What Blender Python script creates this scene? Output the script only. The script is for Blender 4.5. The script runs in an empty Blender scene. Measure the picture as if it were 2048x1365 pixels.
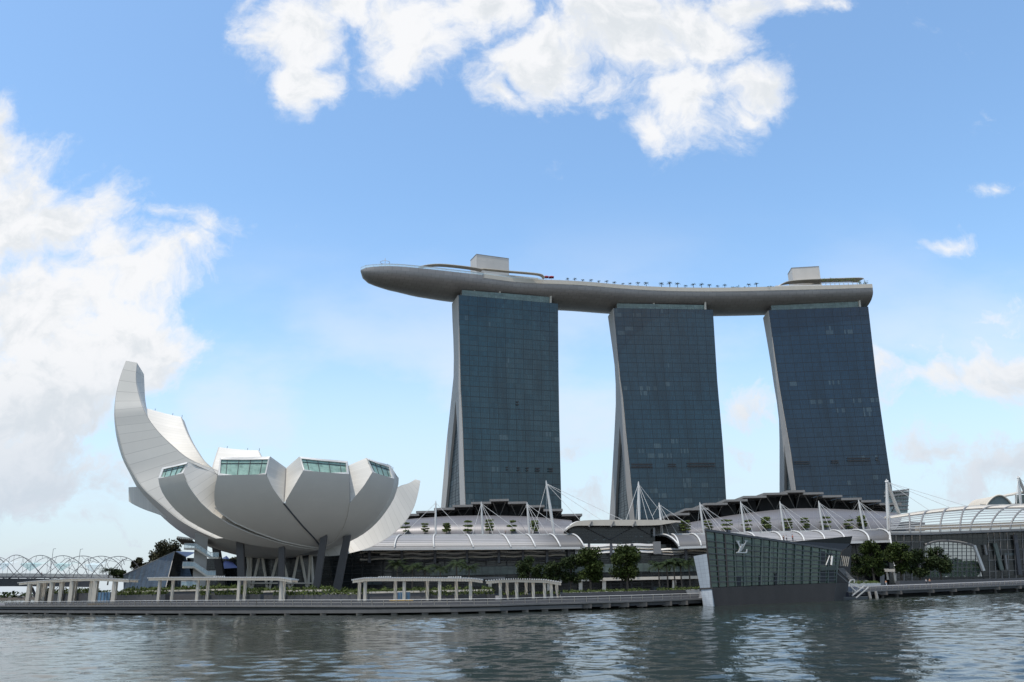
import bpy, math, random
from mathutils import Vector, Matrix, noise as mnoise
random.seed(7)
c, s, R = math.cos, math.sin, math.radians
SC = bpy.context.scene
COL = SC.collection
# ------------------------------------------------------------------ camera
F = 1653.0; RHO = R(1.2); TH = math.atan((1171 - 682.5) / F); H0 = 5.3
cam_d = bpy.data.cameras.new('camera'); cam = bpy.data.objects.new('camera', cam_d); COL.objects.link(cam)
cam_d.sensor_width = 36; cam_d.lens = F / 2048 * 36; cam_d.clip_end = 20000; cam_d.clip_start = 0.5
rx = Vector((c(RHO), s(RHO) * s(TH), -s(RHO) * c(TH))); up = Vector((s(RHO), -c(RHO) * s(TH), c(RHO) * c(TH)))
fw = Vector((0, c(TH), s(TH)))
m3 = Matrix((rx, up, -fw)).transposed()
cam.matrix_world = Matrix.Translation((0, 0, H0)) @ m3.to_4x4()
SC.camera = cam
# ------------------------------------------------------------------ light, exposure
SUN_DIR = Vector((-0.22, -0.20, 0.95)).normalized()
sun_d = bpy.data.lights.new('sun', 'SUN'); sun = bpy.data.objects.new('sun', sun_d); COL.objects.link(sun)
sun_d.energy = 2.3; sun_d.angle = R(0.5); sun_d.color = (1.0, 0.95, 0.88)
sun.rotation_euler = SUN_DIR.to_track_quat('Z', 'Y').to_euler(); sun.location = (0, 0, 400)
SC.view_settings.view_transform = 'Standard'; SC.view_settings.look = 'None'
SC.view_settings.exposure = 0.8; SC.view_settings.gamma = 1

def ray(px, py):
    a = px - 1024; b = 682.5 - py
    h = a * c(RHO) + b * s(RHO); w = -a * s(RHO) + b * c(RHO)
    return Vector((h, F * c(TH) - w * s(TH), F * s(TH) + w * c(TH)))
O3 = Vector((0, 0, H0))
def PY(px, py, Y):
    d = ray(px, py); return O3 + d * (Y / d.y)
def PZ(px, py, Z):
    d = ray(px, py); return O3 + d * ((Z - H0) / d.z)
def PP(px, py, p0, n):
    d = ray(px, py); return O3 + d * ((p0 - O3).dot(n) / d.dot(n))

# ------------------------------------------------------------------ sky (world)
W = bpy.data.worlds.new('World'); SC.world = W; W.use_nodes = True
def build_sky():
    nt = W.node_tree; nt.nodes.clear(); N = nt.nodes; L = nt.links
    def math_(op, a, b=None, cl=False):
        n = N.new('ShaderNodeMath'); n.operation = op; n.use_clamp = cl
        for i, v in enumerate((a, b)):
            if v is None: continue
            if isinstance(v, (int, float)): n.inputs[i].default_value = v
            else: L.new(v, n.inputs[i])
        return n.outputs[0]
    def vmath(op, a, b=None):
        n = N.new('ShaderNodeVectorMath'); n.operation = op
        for i, v in enumerate((a, b)):
            if v is None: continue
            if isinstance(v, (tuple, list)): n.inputs[i].default_value = v
            else: L.new(v, n.inputs[i])
        return n.outputs['Value'] if op in ('DOT_PRODUCT', 'LENGTH') else n.outputs[0]
    def rng(x, a, b, lo=0., hi=1.):
        n = N.new('ShaderNodeMapRange'); n.interpolation_type = 'SMOOTHSTEP'
        L.new(x, n.inputs[0])
        for i, v in enumerate((a, b, lo, hi)): n.inputs[i + 1].default_value = v
        return n.outputs[0]
    def mixc(f, a, b):
        n = N.new('ShaderNodeMix'); n.data_type = 'RGBA'
        L.new(f, n.inputs[0]) if not isinstance(f, float) else setattr(n.inputs[0], 'default_value', f)
        for k, v in ((6, a), (7, b)):
            if isinstance(v, tuple): n.inputs[k].default_value = (*v, 1)
            else: L.new(v, n.inputs[k])
        return n.outputs[2]
    out = N.new('ShaderNodeOutputWorld'); bg = N.new('ShaderNodeBackground'); bg2 = N.new('ShaderNodeBackground')
    sky = N.new('ShaderNodeTexSky'); sky.sky_type = 'NISHITA'; sky.sun_disc = False
    sky.sun_elevation = math.asin(SUN_DIR.z); sky.sun_rotation = math.atan2(SUN_DIR.x, SUN_DIR.y)
    sky.air_density = 1.0; sky.dust_density = 1.2; sky.ozone_density = 1.4; sky.altitude = 0
    tc = N.new('ShaderNodeTexCoord'); d = tc.outputs['Generated']
    sep = N.new('ShaderNodeSeparateXYZ'); L.new(d, sep.inputs[0])
    yy = math_('MAXIMUM', math_('ABSOLUTE', sep.outputs[1]), 0.02)
    cx = math_('DIVIDE', sep.outputs[0], yy); cz = math_('DIVIDE', sep.outputs[2], yy)
    comb = N.new('ShaderNodeCombineXYZ'); L.new(cx, comb.inputs[0]); L.new(cz, comb.inputs[1]); uv = comb.outputs[0]
    # warp
    nw = N.new('ShaderNodeTexNoise'); nw.inputs['Scale'].default_value = 7; nw.inputs['Detail'].default_value = 7
    L.new(uv, nw.inputs['Vector'])
    wv = vmath('SCALE', vmath('SUBTRACT', nw.outputs['Color'], (.5, .5, .5))); wv.node.inputs['Scale'].default_value = 0.13
    uvw = vmath('ADD', uv, wv)
    blobs = SKY_BLOBS
    acc = None
    for (bx, by, brx, bry, amp) in blobs:
        dv = ray(bx, by); u0, v0 = dv.x / dv.y, dv.z / dv.y
        k = 1.06 / F
        q = vmath('MULTIPLY', vmath('SUBTRACT', uvw, (u0, v0, 0)), (1 / (brx * k), 1 / (bry * k), 0))
        g = math_('MULTIPLY', math_('SUBTRACT', 1.0, vmath('LENGTH', q)), amp)
        acc = g if acc is None else math_('MAXIMUM', acc, g)
    acc = math_('MAXIMUM', acc, -0.7)
    def nz(scale, detail, rough, vec=uv, off=(0, 0, 0), sc=(1, 1, 1)):
        n = N.new('ShaderNodeTexNoise'); n.inputs['Scale'].default_value = scale
        n.inputs['Detail'].default_value = detail; n.inputs['Roughness'].default_value = rough
        L.new(vmath('MULTIPLY', vmath('ADD', vec, off), sc), n.inputs['Vector']); return n.outputs['Fac']
    n1 = nz(5.5, 12, .63, vec=uvw)
    nf = nz(26, 8, .65, vec=uvw, off=(2.3, .7, 0))
    fluff = math_('ADD', math_('MULTIPLY', math_('SUBTRACT', n1, .5), 4.2), math_('MULTIPLY', math_('SUBTRACT', nf, .5), 1.5))
    dens = math_('ADD', math_('ADD', math_('MULTIPLY', acc, 1.4), .20), fluff)
    front = rng(sep.outputs[1], 0.02, 0.2)
    alpha = math_('MULTIPLY', rng(dens, -0.25, 1.05), front)
    # general cloud cover elsewhere (behind the camera, seen in reflections)
    dome = N.new('ShaderNodeTexNoise'); dome.inputs['Scale'].default_value = 2.2; dome.inputs['Detail'].default_value = 6
    L.new(d, dome.inputs['Vector'])
    back = math_('MULTIPLY', rng(dome.outputs['Fac'], .48, .68), math_('SUBTRACT', 1.0, front))
    # thin veil clouds
    veil = nz(3.0, 7, .55, off=(3.1, 1.7, 0), sc=(1, 1.9, 1))
    low = rng(cz, .52, .04)
    vm = math_('MULTIPLY', math_('ADD', math_('MULTIPLY', rng(veil, .38, .66), .80), 0.16), low)
    hz = math_('MULTIPLY', rng(cz, .37, -.02), .84)
    alpha = math_('MAXIMUM', math_('MAXIMUM', alpha, back), math_('MAXIMUM', vm, hz))
    # shading inside the clouds: thicker parts slightly greyer, with soft relief
    n2 = nz(5.5, 8, .6, vec=uvw, off=(-.010, .022, 0))
    rel = math_('SUBTRACT', n2, n1)
    sh = rng(math_('ADD', math_('MULTIPLY', rel, 1.6), math_('MULTIPLY', nz(3.5, 5, .5, off=(7, 0, 0)), .6)), .22, .48)
    grey = math_('MULTIPLY', rng(dens, .25, 1.2), sh)
    ccol = mixc(grey, (.90, .91, .93), (.72, .76, .80))
    lowc = rng(cz, .34, .04)
    ccol = mixc(math_('MULTIPLY', lowc, .72), ccol, (.54, .63, .735))
    tint = N.new('ShaderNodeMix'); tint.data_type = 'RGBA'; tint.blend_type = 'MULTIPLY'; tint.inputs[0].default_value = 1; L.new(sky.outputs[0], tint.inputs[6]); tint.inputs[7].default_value = (.86, 1.01, 1.04, 1)
    L.new(tint.outputs[2], bg.inputs[0]); bg.inputs[1].default_value = SKY_STR
    L.new(ccol, bg2.inputs[0]); bg2.inputs[1].default_value = 0.60
    mx = N.new('ShaderNodeMixShader'); L.new(alpha, mx.inputs[0]); L.new(bg.outputs[0], mx.inputs[1]); L.new(bg2.outputs[0], mx.inputs[2])
    L.new(mx.outputs[0], out.inputs[0])
SKY_STR = 0.138
SKY_BLOBS = [
 (60, 800, 230, 170, 1.0), (110, 970, 240, 120, .9), (700, 10, 130, 60, .9), (800, 110, 90, 70, .7), (590, 60, 120, 110, 1.0), (600, 150, 60, 75, .8), (820, 40, 150, 130, 1.0), (960, 10, 160, 120, 1.0), (1090, 110, 140, 130, 1.1), (1010, 190, 45, 60, .7),
 (1250, 70, 190, 130, 1.1), (1220, 160, 90, 60, .6), (1380, 60, 160, 90, .9), (1370, 180, 90, 90, .8), (1310, 240, 30, 50, .45), (1540, 170, 100, 75, .9), (1480, 210, 60, 50, .6), (1500, 10, 130, 50, .7), (1640, 0, 50, 22, .6),
 (40, 420, 150, 160, 1.1), (-30, 330, 110, 110, .8), (150, 430, 120, 90, 1.0), (60, 620, 190, 190, 1.1), (180, 560, 110, 110, .9), (220, 640, 100, 90, .8), (290, 640, 50, 20, .5),
 (210, 500, 110, 80, .6), (270, 690, 110, 80, .9), (250, 560, 90, 70, .8), (310, 530, 90, 45, .75), (385, 500, 55, 45, .6), (415, 445, 60, 30, .5), (340, 435, 55, 20, .35), (250, 585, 25, 20, .3), (0, 235, 25, 40, .4),
 (290, 740, 90, 60, .8), (140, 740, 190, 130, .9), (60, 900, 230, 170, .75), (180, 830, 60, 30, .6), (170, 1030, 120, 50, .5),
 (1900, 750, 200, 60, .75), (1840, 700, 90, 30, .5), (1950, 740, 150, 50, .65), (2040, 720, 120, 60, .65), (1760, 735, 60, 35, .4), (1500, 820, 120, 60, .65), (1470, 900, 140, 60, .4), (1880, 920, 170, 50, .5), (1980, 960, 200, 60, .45), (1160, 920, 100, 30, .3), (1180, 990, 120, 40, .5), (1960, 605, 60, 25, .35), (1890, 488, 40, 15, .35), (1995, 375, 45, 16, .3), (1780, 805, 50, 30, .35)]
build_sky()

# ------------------------------------------------------------------ materials
MATS = {}
class NT:
    def __init__(self, name):
        self.m = bpy.data.materials.new(name); self.m.use_nodes = True
        self.t = self.m.node_tree; self.N = self.t.nodes; self.L = self.t.links
        self.b = self.N['Principled BSDF']
    def new(self, k, **kw):
        n = self.N.new(k)
        for a, v in kw.items(): setattr(n, a, v)
        return n
    def link(self, a, b): self.L.new(a, b)
    def val(self, sock, v):
        if isinstance(v, (int, float)): sock.default_value = v
        elif isinstance(v, tuple): sock.default_value = (*v, 1) if len(v) == 3 and len(sock.default_value) == 4 else v
        else: self.L.new(v, sock)
    def math(self, op, a, b=0., cl=False):
        n = self.new('ShaderNodeMath', operation=op, use_clamp=cl); self.val(n.inputs[0], a); self.val(n.inputs[1], b); return n.outputs[0]
    def mix(self, f, a, b):
        n = self.new('ShaderNodeMix', data_type='RGBA'); self.val(n.inputs[0], f); self.val(n.inputs[6], a); self.val(n.inputs[7], b); return n.outputs[2]
    def noise(self, scale, detail=4, rough=.55, vec=None, sc=None):
        n = self.new('ShaderNodeTexNoise'); n.inputs['Scale'].default_value = scale; n.inputs['Detail'].default_value = detail; n.inputs['Roughness'].default_value = rough
        if vec is None:
            vec = self.new('ShaderNodeTexCoord').outputs['Object']
        if sc:
            mp = self.new('ShaderNodeMapping'); mp.inputs['Scale'].default_value = sc; self.link(vec, mp.inputs[0]); vec = mp.outputs[0]
        self.link(vec, n.inputs['Vector']); return n.outputs['Fac']
    def rng(self, x, a, b, lo=0., hi=1.):
        n = self.new('ShaderNodeMapRange'); self.val(n.inputs[0], x)
        for i, v in enumerate((a, b, lo, hi)): n.inputs[i + 1].default_value = v
        return n.outputs[0]
    def bump(self, h, strength=.3, dist=.1):
        n = self.new('ShaderNodeBump'); n.inputs['Strength'].default_value = strength; n.inputs['Distance'].default_value = dist
        self.link(h, n.inputs['Height']); self.link(n.outputs[0], self.b.inputs['Normal'])
def dk(col, k): return tuple(max(0, v * k) for v in col)
def simple(name, col, rough=.6, metal=0., var=.15, scale=.5, bump=0., streak=False):
    t = NT(name)
    f = t.noise(scale, 6, .6, sc=(1, 1, .25) if streak else None)
    f2 = t.noise(scale * 7, 4)
    f = t.math('ADD', t.math('MULTIPLY', f, .7), t.math('MULTIPLY', f2, .3))
    t.val(t.b.inputs['Base Color'], t.mix(t.rng(f, .3, .7), dk(col, 1 - var), dk(col, 1 + var)))
    t.b.inputs['Roughness'].default_value = rough; t.b.inputs['Metallic'].default_value = metal
    if bump: t.bump(f2, bump, .05)
    MATS[name] = t.m; return t.m
def panel(name, col, nu, nv, lw=.04, dark=.6, var=.06, rough=.5, metal=0., off=True, stain=.08, spec=.5):
    """cladding: joints and plate-to-plate variation over the UV layout of the part"""
    t = NT(name)
    uvn = t.new('ShaderNodeUVMap'); sep = t.new('ShaderNodeSeparateXYZ'); t.link(uvn.outputs[0], sep.inputs[0])
    v = t.math('MULTIPLY', sep.outputs[1], nv); fv = t.math('FLOOR', v)
    u = t.math('MULTIPLY', sep.outputs[0], nu)
    if off: u = t.math('ADD', u, t.math('MULTIPLY', t.math('MODULO', fv, 2.), .5))
    fu = t.math('FLOOR', u)
    cu = t.math('FRACT', u); cv = t.math('FRACT', v)
    du = t.math('ABSOLUTE', t.math('SUBTRACT', cu, .5)); dv = t.math('ABSOLUTE', t.math('SUBTRACT', cv, .5))
    line = t.math('MAXIMUM', t.rng(du, .5 - lw, .5 - lw * .4), t.rng(dv, .5 - lw, .5 - lw * .4))
    cb = t.new('ShaderNodeCombineXYZ'); t.link(fu, cb.inputs[0]); t.link(fv, cb.inputs[1])
    wn = t.new('ShaderNodeTexWhiteNoise', noise_dimensions='2D'); t.link(cb.outputs[0], wn.inputs[0])
    f = t.noise(.12, 6, .6, sc=(1, 1, .3))
    col1 = t.mix(wn.outputs[0], dk(col, 1 - var), dk(col, 1 + var))
    col2 = t.mix(t.rng(f, .35, .75), col1, dk(col, 1 - stain * 2))
    t.val(t.b.inputs['Base Color'], t.mix(line, col2, dk(col, dark)))
    t.b.inputs['Roughness'].default_value = rough; t.b.inputs['Metallic'].default_value = metal
    t.b.inputs['Specular IOR Level'].default_value = spec
    MATS[name] = t.m; return t.m

simple('concrete', (.34, .315, .28), .8, var=.12, scale=.15, bump=.1, streak=True)
simple('tower_wall', (.41, .378, .34), .75, var=.05, scale=.05, streak=True)
simple('white_paint', (.57, .545, .505), .5, var=.06, scale=.3)
simple('white_steel', (.50, .485, .455), .4, var=.05, scale=.3)
simple('warm_white', (.49, .435, .355), .6, var=.08, scale=.4, streak=True)
simple('bridge_steel', (.10, .09, .095), .5, var=.1)
simple('pav_mullion', (.065, .085, .070), .5, var=.1)
simple('dark_steel', (.055, .055, .06), .5, var=.2)
simple('grey_column', (.055, .049, .045), .6, var=.12, scale=.3, streak=True)
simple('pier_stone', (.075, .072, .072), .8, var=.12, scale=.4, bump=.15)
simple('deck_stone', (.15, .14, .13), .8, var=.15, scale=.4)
simple('pier_beam', (.10, .095, .09), .85, var=.2, scale=.3, streak=True)
simple('pile_concrete', (.12, .105, .09), .9, var=.25, scale=.6)
simple('plaza_paving', (.13, .125, .12), .85, var=.12)
simple('purple_roof', (.085, .08, .20), .35, metal=.3, var=.12)
simple('roof_edge', (.20, .185, .168), .6, var=.1)
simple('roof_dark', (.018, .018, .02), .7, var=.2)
simple('hedge_soil', (.05, .04, .03), .9)
simple('bark', (.075, .06, .045), .9, var=.25, scale=2, bump=.3)
simple('lead_grey', (.175, .168, .16), .5, var=.1)
simple('red_cloth', (.30, .015, .03), .8)
simple('blue_board', (.10, .19, .28), .6, var=.15)
simple('yellow_board', (.60, .36, .08), .6, var=.1)
simple('dark_stone', (.047, .038, .033), .7, var=.18, scale=.3, streak=True)
simple('skin', (.45, .28, .20), .6); simple('cloth_dark', (.03, .03, .04), .9); simple('cloth_red', (.45, .06, .05), .9)
simple('cloth_white', (.65, .65, .65), .9); simple('cloth_orange', (.55, .20, .06), .9); simple('hair', (.015, .012, .01), .6)
def leafmat(name, col, var=.45):
    t = NT(name)
    oi = t.new('ShaderNodeNewGeometry')
    f = t.noise(.9, 3)
    k = t.math('ADD', t.math('MULTIPLY', oi.outputs['Random Per Island'], .6), t.math('MULTIPLY', f, .4))
    t.val(t.b.inputs['Base Color'], t.mix(k, dk(col, 1 - var), (col[0] * (1 + var * 1.2), col[1] * (1 + var), col[2] * (1 + var * .3))))
    t.b.inputs['Roughness'].default_value = .65; t.b.inputs['Specular IOR Level'].default_value = .12
    MATS[name] = t.m
leafmat('leaf_tree', (.027, .041, .010)); leafmat('leaf_dark', (.022, .034, .012)); leafmat('leaf_palm', (.020, .033, .011)); leafmat('leaf_roof', (.045, .075, .035))
leafmat('leaf_tier', (.115, .15, .055)); leafmat('leaf_hedge', (.042, .060, .014)); leafmat('leaf_brown', (.040, .040, .024))
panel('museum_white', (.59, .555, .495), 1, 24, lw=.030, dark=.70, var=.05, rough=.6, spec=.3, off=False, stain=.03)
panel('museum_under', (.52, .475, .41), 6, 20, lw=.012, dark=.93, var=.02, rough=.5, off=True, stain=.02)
panel('hull_panel', (.27, .245, .225), 64, 17, lw=.05, dark=.74, var=.10, rough=.45, metal=.25, stain=.06)
panel('box_white', (.51, .475, .43), 1, 9, lw=.04, dark=.88, var=.02, rough=.6, off=False)
panel('stone_tile', (.50, .52, .53), 3, 9, lw=.03, dark=.40, var=.05, rough=.5, off=False)
panel('metal_roof', (.165, .157, .16), 120, 3, lw=.10, dark=.80, var=.05, rough=.45, metal=.3, off=False)
panel('canopy_slats', (.29, .277, .268), 1, 11, lw=.22, dark=.30, var=.02, rough=.5, off=False)
panel('plank_deck', (.10, .095, .095), 160, 1, lw=.05, dark=.8, var=.10, rough=.8, off=False)

def facade_glass(name, col, nu, sub, nv, tint, rough=.08, lightcells=.06, seed=0., seam=.3, spec=.5):
    t = NT(name)
    uvn = t.new('ShaderNodeUVMap'); sep = t.new('ShaderNodeSeparateXYZ'); t.link(uvn.outputs[0], sep.inputs[0])
    U, V = sep.outputs[0], sep.outputs[1]
    def grid(n, x, lw):
        fr = t.math('FRACT', t.math('MULTIPLY', x, n)); d = t.math('ABSOLUTE', t.math('SUBTRACT', fr, .5))
        return t.rng(d, .5 - lw, .5 - lw * .3)
    major = t.math('MULTIPLY', t.math('MAXIMUM', grid(nu, U, .045), grid(nv, V, .055)), 1.0)
    minor = t.math('MULTIPLY', t.math('MAXIMUM', grid(nu * sub, U, .14), grid(nv * 2, V, .10)), .5)
    line = t.math('MAXIMUM', major, minor)
    def cell(a, b, sd):
        cb = t.new('ShaderNodeCombineXYZ')
        t.link(t.math('FLOOR', t.math('MULTIPLY', U, a)), cb.inputs[0]); t.link(t.math('FLOOR', t.math('MULTIPLY', V, b)), cb.inputs[1]); cb.inputs[2].default_value = sd
        w = t.new('ShaderNodeTexWhiteNoise', noise_dimensions='3D'); t.link(cb.outputs[0], w.inputs[0]); return w.outputs[0]
    r1 = cell(nu * sub, nv * 2, 1 + seed); r2 = cell(nu, nv * 2, 2 + seed); r3 = cell(2, nv, 3 + seed)
    base = t.mix(r1, dk(col, .80), dk(col, 1.20))
    base = t.mix(t.math('MULTIPLY', r2, .5), base, tint)
    lit = t.math('MULTIPLY', t.math('GREATER_THAN', r1, .45), t.math('GREATER_THAN', t.math('ADD', t.math('MULTIPLY', r2, .6), t.math('MULTIPLY', r3, .4)), 1 - lightcells * 3.2))
    base = t.mix(t.math('MULTIPLY', lit, .40), base, (.10, .14, .15))
    # broad soft patches: dirt, blinds and uneven city reflections painted into the glass colour
    n = t.noise(2.4, 6, .62, vec=uvn.outputs[0], sc=(2.2, 1, 1))
    base = t.mix(t.math('MULTIPLY', t.rng(n, .46, .66), .65), base, dk(col, .42))
    t.val(t.b.inputs['Base Color'], t.mix(line, base, dk(col, seam)))
    t.val(t.b.inputs['Roughness'], t.math('ADD', t.math('MULTIPLY', line, .35), rough))
    nb = t.noise(24, 3, .5, vec=uvn.outputs[0], sc=(1, 1.8, 1))
    t.bump(t.math('ADD', nb, t.math('MULTIPLY', r1, .15)), .06, .5)
    t.b.inputs['IOR'].default_value = 1.5; t.b.inputs['Specular IOR Level'].default_value = spec
    MATS[name] = t.m
facade_glass('tower_glass_green', (.015, .047, .062), 11, 5, 26, (.034, .066, .076), lightcells=.045, seed=0)
facade_glass('tower_glass_blue', (.011, .037, .057), 11, 5, 27, (.018, .048, .068), lightcells=.05, seed=5)
facade_glass('tower_glass_navy', (.008, .027, .052), 11, 5, 27, (.013, .035, .060), lightcells=.05, seed=9)
facade_glass('atrium_glass', (.030, .045, .052), 2, 2, 30, (.05, .07, .08), lightcells=.10, seed=3, rough=.35, spec=.2)
facade_glass('crown_glass', (.13, .18, .155), 14, 3, 1, (.18, .23, .20), rough=.2, lightcells=.1, seam=.55)
facade_glass('mall_glass', (.012, .014, .015), 30, 2, 6, (.018, .022, .022), lightcells=.08, seed=4)
facade_glass('hall_glass', (.018, .020, .020), 16, 2, 8, (.025, .028, .026), lightcells=.05, seed=6)
facade_glass('pale_glass', (.10, .125, .11), 34, 1, 1, (.06, .08, .072), rough=.15, seed=8, lightcells=.1)
facade_glass('pavilion_glass', (.045, .078, .056), 14, 1, 7, (.070, .108, .082), rough=.10, lightcells=.05, seed=2, seam=.25)
facade_glass('office_glass', (.32, .38, .36), 8, 1, 5, (.36, .42, .40), rough=.3, lightcells=0, seam=.5)
facade_glass('pyramid_glass', (.030, .043, .058), 12, 1, 8, (.045, .06, .075), rough=.2, lightcells=.05, seed=12, seam=.45)
facade_glass('museum_glass', (.22, .33, .27), 5, 1, 1, (.30, .42, .34), rough=.06, lightcells=0, seed=1, seam=.9)
def clear_glass(name, col, a=.45):
    t = NT(name); t.val(t.b.inputs['Base Color'], col); t.b.inputs['Roughness'].default_value = .1
    tr = t.new('ShaderNodeBsdfTransparent'); mx = t.new('ShaderNodeMixShader'); mx.inputs[0].default_value = a
    o = t.N['Material Output']; t.link(tr.outputs[0], mx.inputs[1]); t.link(t.b.outputs[0], mx.inputs[2]); t.link(mx.outputs[0], o.inputs[0])
    MATS[name] = t.m
clear_glass('arch_glass', (.10, .15, .11), .42); clear_glass('rail_glass', (.55, .68, .70), .55); clear_glass('shade_glass', (.30, .50, .48), .6); clear_glass('rail_mesh', (.16, .155, .155), .8)
def water():
    t = NT('water')
    tc = t.new('ShaderNodeTexCoord').outputs['Object']
    t.val(t.b.inputs['Base Color'], (.019, .025, .019)); t.b.inputs['Roughness'].default_value = .03; t.b.inputs['IOR'].default_value = 1.33
    a = t.noise(2.5, 3, .55, vec=tc, sc=(1.4, 1.0, 1))
    bp = t.new('ShaderNodeBump'); bp.inputs['Distance'].default_value = 1.0; bp.inputs['Strength'].default_value = 1.0; t.link(t.math('MULTIPLY', a, .020), bp.inputs['Height'])
    t.link(bp.outputs[0], t.b.inputs['Normal'])
    MATS['water'] = t.m
water()
M = MATS

# ------------------------------------------------------------------ mesh helpers
class MB:
    def __init__(self): self.v = []; self.f = []; self.uv = {}
    def vert(self, p): self.v.append(Vector(p)); return len(self.v) - 1
    def face(self, pts, uv=None):
        ids = [self.vert(p) for p in pts]; self.f.append(ids)
        if uv: self.uv[len(self.f) - 1] = uv
        return self
    def grid(self, rows, uvs=None):
        """rows: list of rows of points (shared verts); uv from index or given"""
        n, m = len(rows), len(rows[0]); b = len(self.v)
        for r in rows:
            for p in r: self.v.append(Vector(p))
        for i in range(n - 1):
            for j in range(m - 1):
                self.f.append([b + i * m + j, b + i * m + j + 1, b + (i + 1) * m + j + 1, b + (i + 1) * m + j])
                g = lambda a, q: (uvs[a][q] if uvs else (q / (m - 1), a / (n - 1)))
                self.uv[len(self.f) - 1] = [g(i, j), g(i, j + 1), g(i + 1, j + 1), g(i + 1, j)]
        return self
    def loft(self, sections, cap=True):
        """closed cross-sections (lists of equal length)"""
        n, m = len(sections), len(sections[0]); b = len(self.v)
        for sct in sections:
            for p in sct: self.v.append(Vector(p))
        for i in range(n - 1):
            for j in range(m):
                k = (j + 1) % m
                self.f.append([b + i * m + j, b + i * m + k, b + (i + 1) * m + k, b + (i + 1) * m + j])
                self.uv[len(self.f) - 1] = [(i / (n - 1), j / m), (i / (n - 1), (j + 1) / m), ((i + 1) / (n - 1), (j + 1) / m), ((i + 1) / (n - 1), j / m)]
        if cap:
            self.f.append([b + j for j in range(m)][::-1]); self.f.append([b + (n - 1) * m + j for j in range(m)])
        return self
    def box(self, ctr, size, rz=0., rot=None):
        ctr = Vector(ctr); x, y, z = size[0] / 2, size[1] / 2, size[2] / 2
        q = rot if rot is not None else Matrix.Rotation(rz, 3, 'Z')
        P = [ctr + q @ Vector((sx * x, sy * y, sz * z)) for sz in (-1, 1) for (sx, sy) in ((-1, -1), (1, -1), (1, 1), (-1, 1))]
        return self.hexa(P)
    def hexa(self, P):
        """8 points: bottom loop 0-3, top loop 4-7; every face gets 0..1 UV"""
        b = len(self.v); self.v += [Vector(p) for p in P]
        for q in ((3, 2, 1, 0), (4, 5, 6, 7), (0, 1, 5, 4), (1, 2, 6, 5), (2, 3, 7, 6), (3, 0, 4, 7)):
            self.f.append([b + i for i in q]); self.uv[len(self.f) - 1] = [(0, 0), (1, 0), (1, 1), (0, 1)]
        return self
    def beam(self, a, b, w, h=None, upv=(0, 0, 1)):
        a, b = Vector(a), Vector(b); h = h or w; d = (b - a); L_ = d.length
        if L_ < 1e-6: return self
        d.normalize(); u = Vector(upv)
        if abs(d.dot(u)) > .98: u = Vector((0, 1, 0))
        x = d.cross(u).normalized(); y = x.cross(d)
        P = []
        for p in (a, b):
            for sx, sy in ((-1, -1), (1, -1), (1, 1), (-1, 1)): P.append(p + x * sx * w / 2 + y * sy * h / 2)
        return self.hexa(P)
    def tube(self, pts, r, n=6, cap=True):
        pts = [Vector(p) for p in pts]; rr = r if isinstance(r, (list, tuple)) else [r] * len(pts)
        secs = []; ref = Vector((.13, .2, .97))
        for i, p in enumerate(pts):
            d = (pts[min(i + 1, len(pts) - 1)] - pts[max(i - 1, 0)]).normalized()
            if abs(d.dot(ref)) > .97: ref = Vector((.9, .3, .1))
            x = d.cross(ref).normalized(); y = d.cross(x)
            secs.append([p + (x * c(2 * math.pi * k / n) + y * s(2 * math.pi * k / n)) * rr[i] for k in range(n)])
        return self.loft(secs, cap)
    def prism(self, poly, vec):
        """polygon extruded by vec"""
        vec = Vector(vec); n = len(poly); b = len(self.v); self.v += [Vector(p) for p in poly] + [Vector(p) + vec for p in poly]
        self.f.append(list(range(b, b + n))); self.f.append([b + n + i for i in range(n)][::-1])
        for i in range(n):
            k = (i + 1) % n; self.f.append([b + i, b + n + i, b + n + k, b + k])
        return self
    def sheet(self, rows, off):
        """grid with thickness: second skin shifted by off, sides closed"""
        n, m = len(rows), len(rows[0]); off = Vector(off)
        self.grid(rows); rows2 = [[Vector(p) + off for p in r] for r in rows]
        self.grid([r[::-1] for r in rows2])
        rim = [rows[0][j] for j in range(m)] + [rows[i][m - 1] for i in range(1, n)] + [rows[n - 1][j] for j in range(m - 2, -1, -1)] + [rows[i][0] for i in range(n - 2, 0, -1)]
        for i in range(len(rim)):
            a, b = Vector(rim[i]), Vector(rim[(i + 1) % len(rim)])
            self.face([a, a + off, b + off, b], [(0, .5)] * 4)
        return self
    def mesh(self, name, off=Vector((0, 0, 0)), smooth=None):
        me = bpy.data.meshes.new(name); me.from_pydata([v - off for v in self.v], [], self.f)
        if self.uv:
            ul = me.uv_layers.new(name='UVMap')
            for p in me.polygons:
                q = self.uv.get(p.index)
                if q:
                    for li, t in zip(p.loop_indices, q): ul.data[li].uv = t
        if smooth is not None:
            me.polygons.foreach_set('use_smooth', [True] * len(me.polygons)); me.set_sharp_from_angle(angle=R(smooth))
        me.update(); return me
    def build(self, name, mat, parent=None, smooth=None, local=False):
        off = Vector((0, 0, 0))
        if not local and parent is not None: off = wloc(parent)
        me = self.mesh(name, off, smooth); me.materials.append(M[mat] if isinstance(mat, str) else mat)
        o = bpy.data.objects.new(name, me); COL.objects.link(o)
        if parent is not None: o.parent = parent
        return o
def wloc(o):
    p = Vector(o.location)
    while o.parent: o = o.parent; p += Vector(o.location)
    return p
def tag(o, label=None, cat=None, group=None, kind=None):
    if label: o['label'] = label
    if cat: o['category'] = cat
    if group: o['group'] = group
    if kind: o['kind'] = kind
    return o
def thing(name, label, cat, loc=(0, 0, 0), group=None, rz=0.):
    o = bpy.data.objects.new(name, None); COL.objects.link(o); o.location = loc; o.rotation_euler = (0, 0, rz); o.empty_display_size = .5
    return tag(o, label, cat, group)
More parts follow.
